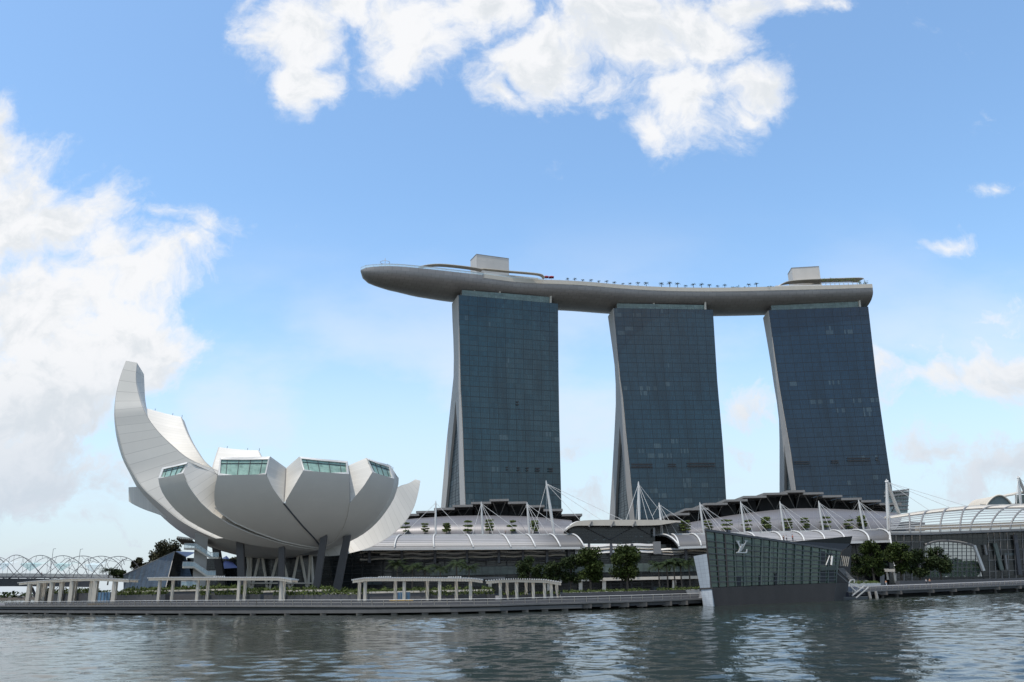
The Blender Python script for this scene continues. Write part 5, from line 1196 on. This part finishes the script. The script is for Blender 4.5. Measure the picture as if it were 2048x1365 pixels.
planter(243, 480, 1180, 1196, 26, 'upper planter wall with green hedge behind the left pergola', mat='concrete', seed=1, hh=1.2)
planter(480, 660, 1181, 1195, 26, 'upper planter wall with hedge below the white crossed struts', seed=2, hh=1.0)
planter(660, 985, 1182, 1196, 26, 'upper planter wall with hedge behind the long middle pergola', seed=3, hh=1.0)
planter(220, 330, 1190, 1200, 15, 'lower grassy planter right of the blue hoarding', seed=4, hh=1.6, mat='pier_stone')
planter(396, 520, 1190, 1201, 15, 'lower grassy planter between the pergola posts', seed=5, hh=1.5, mat='pier_stone')
planter(545, 735, 1190, 1201, 15, 'lower grassy planter left of the long middle pergola', seed=6, hh=1.5, mat='pier_stone')
planter(850, 990, 1190, 1200, 15, 'lower grassy planter under the long middle pergola', seed=7, hh=1.4, mat='pier_stone')
planter(90, 190, 1187, 1199, 15, 'leafy planter beneath the far left pergola', seed=8, hh=1.8, mat='pier_stone')
planter(1127, 1299, 1184, 1190, 20, 'low white planter below the two big round trees', seed=9, hh=.7, mat='white_paint')
planter(1316, 1400, 1180.5, 1188, 20, 'low white planter left of the white tilted wall', seed=10, hh=.8, mat='white_paint')
planter(1000, 1120, 1189, 1199, 15, 'low planter beneath the rightmost pergola', seed=11, hh=.8, mat='pier_stone')
planter(1700, 1762, 1167, 1174, 22, 'low white planter beside the gangway right of the glass pavilion', seed=12, hh=.8, mat='white_paint')
planter(1800, 2160, 1158, 1166, 18, 'long low stone wall along the right promenade', hedge=False, seed=13, mat='deck_stone')
# ================================================================== PERGOLAS
def pergola(roof, cols_f, cols_b, Yoff, label, lamps=(), pw=.33):
    """roof: front edge (px,y top); columns: px"""
    base = edge_at(roof[len(roof) // 2][0], Yoff); root = thing('pergola', label, 'pergola', base, 'white slatted pergolas on the promenade')
    Yx = lambda px: edge_at(px, Yoff).y
    pts = resample([PY(x, y, Yx(x)) for x, y in roof], 26); zt = sum(p.z for p in pts) / len(pts)
    f = MB(); dy = Vector((0, 5.5, 0)); th = Vector((0, 0, -.55))
    f.loft([[p, p + th, p + th + Vector((0, .35, 0)), p + Vector((0, .35, 0))] for p in pts]); f.loft([[p + dy, p + th + dy, p + th + dy + Vector((0, .35, 0)), p + dy + Vector((0, .35, 0))] for p in pts]); f.build('roof_beam', 'warm_white', root)
    f = MB(); tot = sum((a - b2).length for a, b2 in zip(pts, pts[1:])); n = min(95, int(tot / .55)); sl = resample(pts, n)
    for p in sl: f.beam(p + Vector((0, -.7, .14)), p + dy + Vector((0, .9, .14)), .16, .28)
    f.build('roof_slats', 'white_paint', root)
    for lst, back in ((cols_f, 1.0), (cols_b, 5.2)):
        for px in lst:
            Y = Yx(px) + back; top = PY(px, 1163, Y); zt_ = interp([(q[0], PY(q[0], q[1], Yx(q[0])).z) for q in roof], px) - .2
            f = MB(); p = Vector((top.x, Y, 0)); f.hexa([p + Vector((sx * pw, sy * pw, z)) for z, k in ((1.3, 1), (zt_, 1)) for sx, sy in ((-1, -1), (1, -1), (1, 1), (-1, 1))]); f.build('post', 'warm_white', root)
    f = MB()
    for x in lamps:
        q = PY(x, interp([(a, b2) for a, b2 in roof], x) - 1.2, Yx(x) + 2)
        for k in range(6): f.tube([q + Vector((k * .5 - 1.2, 0, -.2)), q + Vector((k * .5 - 1.2, 0, .35))], .16, 6)
    if lamps: f.build('roof_vent', 'white_paint', root)
    return root
pergola([(38, 1167), (80, 1163), (146, 1158.5), (200, 1158.2), (258, 1161)], [61, 80, 105.6, 145.6, 193, 231], [91, 125, 151, 185.6], 9, 'leftmost pergola with thick close set posts, below the spiral bridge', pw=.55)
pergola([(297, 1157.5), (330, 1156.5), (440, 1156.5), (560, 1156.5), (583, 1161)], [320, 396.6, 478.7, 563], [346.6, 417, 491, 569], 9, 'pergola in front of the stair slab and crossed struts', lamps=(438,))
pergola([(705, 1161.5), (731, 1157.5), (850, 1157.2), (940, 1158), (963.5, 1161)], [730.8, 808.7, 879.4, 941], [719.5, 791, 855, 912.7], 9, 'long middle pergola in front of the dark mall front', lamps=(769, 909))
pergola([(972, 1163), (1000, 1160.5), (1033, 1159.5), (1090, 1161), (1122, 1166)], [1000.4, 1033, 1066, 1088.6, 1102], [1014, 1052, 1113], 10, 'short pergola at the bend, left of the big trees')
# hoardings
for x, lab in ((206, 'blue hoarding under the leftmost pergola'), (806, 'blue hoarding under the long middle pergola')):
    p = edge_at(x, 10); o = thing('site_hoarding', lab, 'hoarding', p, 'blue site hoardings'); a, b_ = PY(x - 11, 1197, p.y), PY(x + 14, 1197, p.y); top = PY(x, 1185, p.y).z
    f = MB(); f.hexa([Vector((a.x, a.y, 1.6)), Vector((b_.x, b_.y, 1.6)), Vector((b_.x, b_.y + .5, 1.6)), Vector((a.x, a.y + .5, 1.6)), Vector((a.x, a.y, top)), Vector((b_.x, b_.y, top)), Vector((b_.x, b_.y + .5, top)), Vector((a.x, a.y + .5, top))]); f.build('board', 'blue_board', o)
    f = MB()
    for t in (0, .25, .5, .75, 1): q = a.lerp(b_, t); f.beam(Vector((q.x, q.y - .1, 1.6)), Vector((q.x, q.y - .1, top + .1)), .1)
    f.build('board_post', 'lead_grey', o)
    bar = thing('safety_barrier', 'orange yellow barrier boards in front of the ' + ('left' if x < 500 else 'middle') + ' blue hoarding', 'barrier', p - Vector((0, 2, 0)), 'yellow safety barriers')
    a2, b2 = a + Vector((-1.5, -2, 0)), b_ + Vector((1, -2, 0)); z = 2.3; f = MB()
    for zz in (z, z + .35): f.beam(Vector((a2.x, a2.y, zz)), Vector((b2.x, b2.y, zz)), .08, .25)
    f.build('barrier_board', 'yellow_board', bar); f = MB()
    for t in (0, .33, .66, 1): q = a2.lerp(b2, t); f.beam(Vector((q.x, q.y, 1.7)), Vector((q.x, q.y, z + .6)), .1)
    f.build('barrier_leg', 'lead_grey', bar)
# ================================================================== RAILINGS
def railing(x0, x1, label, back=1.6, hgt=1.1, lean=-.55, step=2.6, panels=True):
    xs = [x0 + (x1 - x0) * i / 60 for i in range(61)]; P = resample([edge_at(x, back) for x in xs], 61)
    root = thing('railing', label, 'railing', P[30], 'handrails along the promenade')
    up_ = Vector((0, lean, hgt)); tot = sum((a - b_).length for a, b_ in zip(P, P[1:])); n = min(96, max(4, int(tot / step)))
    f = MB(); f.tube([p + up_ for p in P], .055, 5); f.tube([p + up_ * .55 for p in P], .03, 4); f.build('handrail', 'white_steel', root)
    if panels: f = MB(); f.grid([[p + Vector((0, .1, 0)) for p in P], [p + Vector((0, .1, 0)) + up_ * .86 for p in P]]); f.build('mesh_panel', 'rail_mesh', root)
    for q in resample(P, n):
        f = MB(); f.beam(q, q + up_, .10, .08); f.build('rail_post', 'warm_white', root)
railing(2, 508, 'slanted handrail along the left promenade edge below the museum'); railing(508, 1002, 'handrail along the promenade edge below the long middle pergola'); railing(1002, 1402, 'handrail along the promenade edge left of the white tilted wall')
railing(1735, 2160, 'handrail with pale posts along the right promenade edge')
# raised boardwalk strip behind the railing (seen as a grey band)
f = MB(); f.loft([[Vector((p.x, p.y + dy, p.z + dz)) for dy, dz in ((3.2, .0), (3.2, -.3), (3.6, -.3), (8.0, .45), (7.9, .6))] for p in EP[:12]]); tag(f.build('boardwalk', 'plank_deck'), kind='structure')
f = MB(); f.loft([[Vector((p.x, p.y + dy, p.z + dz)) for dy, dz in ((3.2, .0), (3.2, -.3), (3.6, -.3), (7.0, 1.0), (6.9, 1.2))] for p in EP[13:]]); tag(f.build('boardwalk', 'plank_deck'), kind='structure')
ts = thing('terrace_steps', 'long grey stone steps rising from the promenade under the big trees', 'steps', edge_at(1250, 11)); f = MB()
for k in range(5):
    a, b_ = edge_at(1128, 9 + k * .9), edge_at(1395, 9 + k * .9); z = 2.0 + k * .35; f.hexa([Vector((a.x, a.y, 1.2)), Vector((b_.x, b_.y, 1.2)), Vector((b_.x, b_.y + .9, 1.2)), Vector((a.x, a.y + .9, 1.2)), Vector((a.x, a.y, z)), Vector((b_.x, b_.y, z)), Vector((b_.x, b_.y + .9, z)), Vector((a.x, a.y + .9, z))])
f.build('step', 'pier_stone', ts)
# ================================================================== GLASS PAVILION ON THE WATER
pvn = thing('glass_pavilion', 'faceted dark green glass pavilion rising from the water with silver letters', 'pavilion', PZ(1424, 1213, 0))
p0 = PZ(1424, 1213, 0); p1q = PZ(1666, 1202.5, 0); nv = (p1q - p0).cross(Vector((0, 0, 1))).normalized()
if nv.y > 0: nv = -nv
FP = lambda x, y, o=0.: PP(x, y, p0 + nv * o, nv)
bkv = -nv
# glass front (grid between outlines)
n = 28; gtop = resample([Vector((x, y, 0)) for x, y in ((1410.8, 1060.5), (1490, 1072), (1573.8, 1084.5), (1630, 1093), (1682.5, 1101.5))], n); gbot = resample([Vector((x, y, 0)) for x, y in ((1422, 1175.5), (1540, 1170), (1672, 1166))], n)
rowsp = [[FP(lerp(gbot[j].x, gtop[j].x, i / 12), lerp(gbot[j].y, gtop[j].y, i / 12)) for j in range(n)] for i in range(13)]
f = MB(); f.grid(rowsp); f.build('glass_front', 'pavilion_glass', pvn)
for k in range(16):
    t = k / 15; j = t * (n - 1); f = MB(); a = Vector((lerp(gbot[0].x, gbot[-1].x, t), interp([(p.x, p.y) for p in gbot], lerp(gbot[0].x, gbot[-1].x, t)), 0)); lean = lerp(-11, 2, min(1, t * 2.5)) if t > 0 else -11.2
    xt = a.x + lean if t > 0 else 1410.8; yt = interp([(p.x, p.y) for p in gtop], xt)
    f.beam(FP(a.x, a.y, .12), FP(xt, yt, .12), .20 if k % 2 else .30, .3); f.build('mullion', 'dark_stone' if k < 3 else 'pav_mullion', pvn)
for y0, y1 in ((1082, 1110), (1094.5, 1117), (1107, 1124.5), (1119.5, 1131.5), (1131.5, 1138.5), (1143, 1146), (1153.5, 1153.5), (1164.5, 1160)):
    f = MB(); xa = 1410.8 + (y0 - 1060.5) * .097; xb = 1682 - (y1 - 1101) * .16
    if y1 < 1104: xb = 1650
    f.beam(FP(xa, y0, .16), FP(xb, y1, .16), .14, .22); f.build('transom', 'dark_steel', pvn)
f = MB(); f.beam(FP(1410.8, 1060.5, .1), FP(1573.8, 1084.5, .1), .5, .5); f.beam(FP(1573.8, 1084.5, .1), FP(1682.5, 1101.5, .1), .5, .5); f.build('roof_trim', 'dark_steel', pvn)
# inner lit column strips and openings on the right
for x0, x1, y0, y1 in ((1473, 1482, 1154, 1172), (1518, 1524, 1150, 1171.5), (1549, 1558, 1147, 1170), (1640, 1651, 1142, 1165.5), (1655, 1668, 1141, 1165), (1641, 1650, 1103, 1130), (1654, 1664, 1106, 1130)):
    f = MB(); f.prism([FP(x0, y1, .06), FP(x1, y1, .06), FP(x1, y0, .06), FP(x0, y0, .06)], nv * .08); f.build('door_opening', 'roof_dark', pvn)
# body (closed volume behind the front)
BK = Vector((.30, .95, 0))
f = MB(); A = [FP(1422, 1176, -.25), FP(1672, 1167, -.25), FP(1682.5, 1101.5, -.25), FP(1573.8, 1085, -.25), FP(1411.5, 1061.5, -.25)]; f.prism(A, BK * 12); f.build('body', 'dark_stone', pvn)
# stone base
f = MB(); P = [FP(1424, 1213, .25), FP(1666, 1202.5, .25), FP(1672, 1166.5, .25), FP(1422, 1176, .25)]
b0 = [p.copy() for p in P]; b0[0].z = -1; b0[1].z = -1
f.prism(b0, BK * 11); f.build('base_wall', 'dark_stone', pvn)
q0, q1, q2, q3 = b0[1], PZ(1693, 1199, 0), PY(1697.5, 1166, PZ(1693, 1199, 0).y), b0[2]; q1.z = -1
f = MB(); f.hexa([q0, q1, q1 + BK * 6, q0 + BK * 6, q3, q2, q2 + BK * 6, q3 + BK * 6]); f.build('base_wall', 'dark_stone', pvn)
# white tilted wall at the left
f = MB(); Yw = 199.
P = [FP(1422, 1177, .3), PY(1400.5, 1178, Yw), PY(1387, 1112.8, Yw + .5), FP(1413.5, 1108, .3)]
f.grid([[P[1].lerp(P[0], j / 4) for j in range(5)], [P[2].lerp(P[3], j / 4) for j in range(5)]]); f.grid([[P[0] + Vector((1.4, 3, 0)), P[1] + Vector((1, 3, 0))], [P[3] + Vector((1.4, 3, 0)), P[2] + Vector((1, 3, 0))]]); f.face([P[2], P[3], P[3] + Vector((1.4, 3, 0)), P[2] + Vector((1, 3, 0))]); f.face([P[1], P[2], P[2] + Vector((1, 3, 0)), P[1] + Vector((1, 3, 0))]); f.build('tilted_wall', 'stone_tile', pvn)['label'] = 'white tiled wall tilting outwards'
f = MB(); w0 = PZ(1424.3, 1213.5, 0) + nv * .4; w1 = PZ(1406.6, 1212, 0); w1 = PY(1406.6, 1212, Yw - 2); w0.z = -.6; w1.z = -.6
f.hexa([w0, w1, w1 + Vector((1, 3, 0)), w0 + Vector((1, 3, 0)), P[0] + nv * .2, P[1] + Vector((0, -.4, 0)), P[1] + Vector((1, 3, 0)), P[0] + Vector((1.2, 3, 0))]); f.build('wall_foot', 'stone_tile', pvn)
f = MB(); f.beam(P[0] + nv * .35, P[1] + Vector((0, -.3, 0)), .35, .35); f.build('wall_joint', 'dark_stone', pvn)
# second crystal wing at right
Yr = 226.
W0 = [PY(1590, 1083.3, Yr - 3), PY(1705, 1072.5, Yr + 3), PY(1701, 1088, Yr + 3), PY(1683.5, 1101.5, Yr + 1)]
f = MB(); f.prism([PY(1575, 1085, Yr - 3), PY(1590, 1083.3, Yr - 3), PY(1705, 1072.5, Yr + 3), PY(1701, 1088, Yr + 3), PY(1684, 1104, Yr + 1)], (2, 7, 0)); f.build('glass_wing', 'mall_glass', pvn)
f = MB(); f.prism([PY(1672, 1167, Yr - 1), PY(1700, 1165, Yr + 4), PY(1703, 1090, Yr + 4), PY(1684, 1102, Yr)], (1, 7, 0)); f.build('wing_body', 'dark_stone', pvn)
f = MB()
for k in range(7):
    x = 1675 + k * 3.7; f.beam(PY(x + 1, 1111 + k * .5, Yr - 2.6 + k * .5), PY(x - 2.4, 1132 + k * .2, Yr - 2.6 + k * .5), .14, .16)
f.build('fin_screen', 'warm_white', pvn)
f = MB(); f.tube([FP(1664, 1113, .3), FP(1662, 1131, .3)], .32, 6); f.tube([FP(1652, 1131, .3), FP(1659, 1112, .3)], .12, 6); f.build('inner_strut', 'white_paint', pvn)
f = MB(); f.prism([FP(1640, 1134, .2), FP(1672, 1133, .2), FP(1672, 1141, .2), FP(1640, 1142, .2)], nv * .2); f.build('balcony_front', 'pale_glass', pvn)
f = MB()
for k in range(9):
    a = PY(1676 + k * 2.5, 1138 + k * 2.6, Yr - 3.0); f.beam(a, a + Vector((1.4, 0, 0)), .9, .25)
f.beam(PY(1674, 1136, Yr - 3.2), PY(1701, 1162, Yr - 3.2), .5, .35); f.beam(PY(1671, 1144, Yr - 3.2), PY(1696, 1166, Yr - 3.2), .4, .3); f.build('outer_stair', 'lead_grey', pvn)
# roof terrace rail and letters
f = MB(); f.beam(FP(1566, 1082.5, -4), PY(1592, 1081.5, Yr), .1, .1); f.build('roof_rail', 'dark_steel', pvn)
lg = MB()
def stroke(m, a, b2, w0, w1):
    """letter stroke in photo pixels on the front plane"""
    (ax, ay), (bx, by) = a, b2; m.prism([FP(ax - w0 / 2, ay, .42), FP(ax + w0 / 2, ay, .42), FP(bx + w1 / 2, by, .42), FP(bx - w1 / 2, by, .42)], nv * .12)
stroke(lg, (1475.2, 1083.4), (1482.4, 1102.5), 4.2, 1.4); stroke(lg, (1492, 1083), (1482.4, 1102.5), 1.6, 1.0); stroke(lg, (1475.3, 1082), (1475.3, 1083.6), 9, 7); stroke(lg, (1491.8, 1081.6), (1491.8, 1083.2), 7.5, 5)
o = lg.build('letter', 'white_steel', pvn); o['label'] = 'silver letter V'
lg = MB(); stroke(lg, (1483.6, 1090), (1476.6, 1105), 3.6, 3.6); stroke(lg, (1483.8, 1088.6), (1483.8, 1090.2), 8, 6.5); stroke(lg, (1482, 1104.6), (1482, 1106.8), 21, 21); stroke(lg, (1493.2, 1098.8), (1491.6, 1105.5), 1.0, 3.2)
o = lg.build('letter', 'white_steel', pvn); o['label'] = 'silver letter L'
for o_ in [o]:
    for v in o_.data.vertices: v.co += nv * .1
# gangway and pontoon
gw = thing('gangway', 'white steel gangway stairs dropping from the promenade to the pontoon', 'gangway', PY(1715, 1195, 222)); f = MB()
for (a, b_) in (((1697, 1166), (1720, 1176)), ((1730, 1171), (1704, 1192)), ((1737, 1175), (1712, 1196)), ((1700, 1172), (1712, 1184)), ((1697, 1166), (1703, 1160)), ((1703, 1160), (1709, 1160)), ((1709, 1160), (1708, 1166))): f.beam(PY(*a, 222), PY(*b_, 222), .32, .25)
for k in range(8): a = PY(1706 + k * 3.2, 1192 - k * 2.5, 222); f.beam(a, a + Vector((.1, 0, 1.3)), .08)
for k in range(5): a = PY(1700 + k * 4.5, 1167 + k * 2, 222); f.beam(a, a + Vector((0, 0, .9)), .07)
f.build('stair_frame', 'white_steel', gw)
f = MB(); f.grid([[PY(1704, 1194, 222), PY(1730, 1176, 222)], [PY(1704, 1194, 224), PY(1730, 1176, 224)]]); f.build('stair_treads', 'lead_grey', gw)
pn = thing('pontoon', 'flat dark floating pontoon at the foot of the gangway', 'pontoon', PZ(1700, 1199.5, 0)); a, b_ = PZ(1675, 1200.5, .0), PZ(1736, 1198, 0.)
f = MB(); f.hexa([a + Vector((0, 0, -.3)), b_ + Vector((0, 0, -.3)), b_ + Vector((2, 5, -.3)), a + Vector((2, 5, -.3)), a + Vector((0, 0, .55)), b_ + Vector((0, 0, .55)), b_ + Vector((2, 5, .55)), a + Vector((2, 5, .55))]); f.build('float', 'dark_steel', pn)
f = MB(); f.beam(a + Vector((0, -.06, .6)), b_ + Vector((0, -.06, .6)), .12, .14); f.build('edge_trim', 'lead_grey', pn)
f = MB(); q = a.lerp(b_, .35); f.box(q + Vector((0, 2, 1.2)), (1.6, 1.2, 1.3)); f.build('locker', 'cloth_dark', pn)
for px, lab in ((1739, 'left'), (1752, 'right')):
    f = MB(); q = edge_at(px, -.6); f.tube([Vector((q.x - .3, q.y, q.z - .3)), Vector((q.x, q.y, -1))], .45, 8); o = f.build('mooring_pile', 'concrete'); tag(o, 'pale round pile at the right promenade corner, %s of the pair' % lab, 'pile', 'piles beside the gangway')
# brick service block and columns right of the pavilion
kb = thing('service_kiosk', 'grey block with white canopy and two posts behind the right promenade', 'kiosk', PY(1778, 1170, 275)); f = MB()
f.hexa([PY(1760, 1180, 270), PY(1769, 1180, 270), PY(1769, 1180, 274), PY(1760, 1180, 274), PY(1760, 1141, 270), PY(1769, 1141, 270), PY(1769, 1141, 274), PY(1760, 1141, 274)]); f.build('brick_pier', 'lead_grey', kb)
f = MB(); f.hexa([PY(1765, 1144, 271), PY(1790, 1144, 271), PY(1790, 1144, 278), PY(1765, 1144, 278), PY(1765, 1138.5, 271), PY(1790, 1138.5, 271), PY(1790, 1138.5, 278), PY(1765, 1138.5, 278)]); f.build('canopy', 'warm_white', kb)
for a, b_ in (((1773, 1144), (1775.5, 1160)), ((1787, 1144), (1791, 1165))): f = MB(); f.beam(PY(*a, 272), PY(*b_, 272), .6); f.build('post', 'warm_white', kb)

# ================================================================== SPIRAL BRIDGE (left)
br = thing('spiral_bridge', 'footbridge inside a double spiral of thin steel tubes at the far left', 'bridge', PY(120, 1165, 330))
ax = smoothpl([PY(262, 1139.5, 318), PY(205, 1138.5, 322), PY(130, 1137.5, 325), (PY(50, 1136.5, 322)), PY(-60, 1136, 312), PY(-160, 1137, 300)], 3); axr = resample(ax, 200)
Rb = 4.7; tot = sum((a - b_).length for a, b_ in zip(axr, axr[1:]))
def hel(ph, rad, turns, sgn):
    out = []
    for i, p in enumerate(axr):
        d = (axr[min(199, i + 1)] - axr[max(0, i - 1)]).normalized(); n_ = d.cross(Vector((0, 0, 1))).normalized(); a = ph + sgn * 2 * math.pi * turns * i / 199; out.append(p + n_ * rad * c(a) + Vector((0, 0, rad * s(a))))
    return out
H1 = []
turns = tot / 24.0
for k in range(3):
    f = MB(); h = hel(k * 2.094, Rb, turns, 1); H1.append(h); f.tube(h, .12, 5); f.build('spiral_tube', 'bridge_steel', br)
for k in range(3):
    f = MB(); h = hel(k * 2.094 + .6, Rb * .82, turns, -1); H1.append(h); f.tube(h, .09, 5); f.build('spiral_tube', 'bridge_steel', br)
f = MB()
for i in range(3, 198, 4):
    for k in range(3):
        j = min(range(max(0, i - 6), min(199, i + 7)), key=lambda q: (H1[k][i] - H1[3 + k][q]).length); 
        if H1[k][i].z > axr[i].z: f.tube([H1[k][i], H1[3 + (k + i // 4) % 3][i]], .06, 4)
f.build('tie_strut', 'bridge_steel', br)
f = MB(); dn = lambda p, w, z: p + Vector((0, w, z)); f.loft([[dn(p, -3, -3.6), dn(p, 3, -3.6), dn(p, 3, -3.1), dn(p, -3, -3.1)] for p in axr[::6]]); f.build('deck', 'bridge_steel', br)
f = MB(); f.loft([[dn(p, -2.4, -6.6), dn(p, 2.4, -6.6), dn(p, 2.8, -3.8), dn(p, -2.8, -3.8)] for p in axr[40::6]]); f.build('under_frame', 'dark_steel', br)
f = MB(); f.tube([dn(p, -3, -2.0) for p in axr[::5]], .06, 4); f.grid([[dn(p, -3, -3.1) for p in axr[::5]], [dn(p, -3, -2.1) for p in axr[::5]]]); f.build('side_rail', 'rail_mesh', br)
for px, w, mt in ((18, 22, 'rail_glass'), (72, 46, 'shade_glass'), (133, 36, 'shade_glass'), (193, 34, 'rail_glass')):
    p = min(axr, key=lambda q: abs(proj(q)[0] - px)); ww = w * .19; f = MB(); a = p + Vector((-ww / 2, -3.4, 1.6)); b_ = p + Vector((ww / 2, -3.4, 1.4)); m_ = p + Vector((0, -3.6, -1.2))
    f.face([a, p + Vector((-ww * .1, -2.6, 1.9)), b_, m_]); f.face([a, b_, p + Vector((ww / 2, 3, 2.4)), p + Vector((-ww / 2, 3, 2.4))]); f.build('shade_panel', mt, br)
for (a, b_) in (((64, 1176), (74, 1200)), ((80, 1176), (88, 1200)), ((98, 1176), (92, 1200))): f = MB(); f.tube([PY(*a, 325), PY(*b_, 325)], .5, 6); f.build('support_leg', 'bridge_steel', br)
for px in (95, 151):
    p = min(axr, key=lambda q: abs(proj(q)[0] - px)); f = MB(); f.tube([p + Vector((0, 2, -3)), p + Vector((0, 2, 7.2))], .08, 5); f.tube([p + Vector((0, 2, 7.2)), p + Vector((1, 2, 7.3))], .08, 4); f.build('lamp_post', 'bridge_steel', br)

# ================================================================== PEOPLE
def skin_mesh(name, joints, edges, scale=1.):
    me = bpy.data.meshes.new(name); me.from_pydata([j[:3] for j in joints], edges, []); o = bpy.data.objects.new(name, me); COL.objects.link(o)
    md = o.modifiers.new('skin', 'SKIN'); sd = o.modifiers.new('sub', 'SUBSURF'); sd.levels = 1; sd.render_levels = 1
    for v, j in zip(me.skin_vertices[0].data, joints): v.radius = (j[3], j[3] if len(j) < 5 else j[4])
    me.skin_vertices[0].data[0].use_root = True
    dg = bpy.context.evaluated_depsgraph_get(); m2 = bpy.data.meshes.new_from_object(o.evaluated_get(dg)); m2.name = name
    bpy.data.objects.remove(o); return m2
J = [(0, 0, .95, .13, .10), (0, 0, 1.15, .13, .09), (0, 0, 1.38, .15, .10), (0, 0, 1.50, .05), (0, -.01, 1.60, .085), (0, 0, 1.70, .07), (-.19, 0, 1.40, .05), (-.24, .02, 1.14, .042), (-.24, -.06, .90, .034), (.19, 0, 1.40, .05), (.24, .02, 1.14, .042), (.23, -.06, .90, .034), (-.09, 0, .88, .085), (-.11, -.03, .50, .06), (-.12, .02, .08, .04), (-.12, -.12, .04, .035), (.09, 0, .88, .085), (.11, -.05, .50, .06), (.13, .02, .08, .04), (.13, -.12, .04, .035)]
ED = [(0, 1), (1, 2), (2, 3), (3, 4), (4, 5), (2, 6), (6, 7), (7, 8), (2, 9), (9, 10), (10, 11), (0, 12), (12, 13), (13, 14), (14, 15), (0, 16), (16, 17), (17, 18), (18, 19)]
body_me = skin_mesh('body', J, ED)
sub = lambda ids, k: ([(J[i][0], J[i][1], J[i][2]) + tuple(r * k for r in J[i][3:]) for i in ids])
def reidx(ids): return [(ids.index(a), ids.index(b_)) for a, b_ in ED if a in ids and b_ in ids]
sh_ids = [0, 1, 2, 6, 7, 9, 10]; tr_ids = [0, 12, 13, 14, 16, 17, 18]
shirt_me = skin_mesh('shirt', sub(sh_ids, 1.18), reidx(sh_ids)); trou_me = skin_mesh('trousers', sub(tr_ids, 1.16), reidx(tr_ids))
hair_me = skin_mesh('hair', [(0, .02, 1.66, .085), (0, .035, 1.72, .07), (0, .05, 1.58, .05)], [(0, 1), (0, 2)])
for m_ in (body_me, shirt_me, trou_me, hair_me): m_.polygons.foreach_set('use_smooth', [True] * len(m_.polygons))
def person(p, shirt, trou, label, rz=0.):
    root = thing('person', label, 'person', p, 'people on the waterfront', rz)
    for nm, me, mt in (('body', body_me, 'skin'), ('shirt', shirt_me, shirt), ('trousers', trou_me, trou), ('hair', hair_me, 'hair')):
        o = bpy.data.objects.new(nm, me.copy()); o.data.materials.clear(); o.data.materials.append(M[mt]); COL.objects.link(o); o.parent = root
    return root
def ground(px, Y, z): return Vector((PY(px, 1165, Y).x, Y, z))
person(PY(1011, 1069.8, 352), 'cloth_dark', 'cloth_dark', 'person in dark clothes standing alone on the left mall terrace')
person(PY(1684.5, 1061.5, 352), 'cloth_dark', 'cloth_dark', 'person in dark clothes beside a terrace tree on the right terrace', .5)
e = edge_at(1852, 9); person(Vector((PY(1852, 1160, e.y).x, e.y, e.z + .9)), 'cloth_white', 'cloth_dark', 'person in a white top walking on the right promenade', .6)
e = edge_at(1860, 9); person(Vector((PY(1859, 1160, e.y).x, e.y, e.z + .9)), 'cloth_orange', 'cloth_dark', 'person in an orange top on the right promenade', -.4)
e = edge_at(1774, 8); person(Vector((PY(1772, 1165, e.y).x, e.y, e.z + .9)), 'cloth_orange', 'cloth_white', 'person in an orange top and pale trousers near the kiosk posts', 2)
pb_ = min(axr, key=lambda q: abs(proj(q)[0] - 90)); person(pb_ + Vector((0, -1.5, -3.1)), 'cloth_red', 'cloth_dark', 'person in a red top crossing the spiral bridge', 1.5)
zr = FP(1573.8, 1084.5).z
for k, (x, cl, lab) in enumerate(((1568, 'cloth_dark', 'person in dark clothes on the pavilion roof terrace, left of the group'), (1574, 'cloth_white', 'person in a white top on the pavilion roof terrace'), (1586, 'cloth_red', 'person in a red top at the right of the pavilion roof group'))):
    q = PY(x, 1085 - (x - 1568) * .08, 213); person(q - Vector((0, 0, .0)), cl, 'cloth_dark', lab, k)
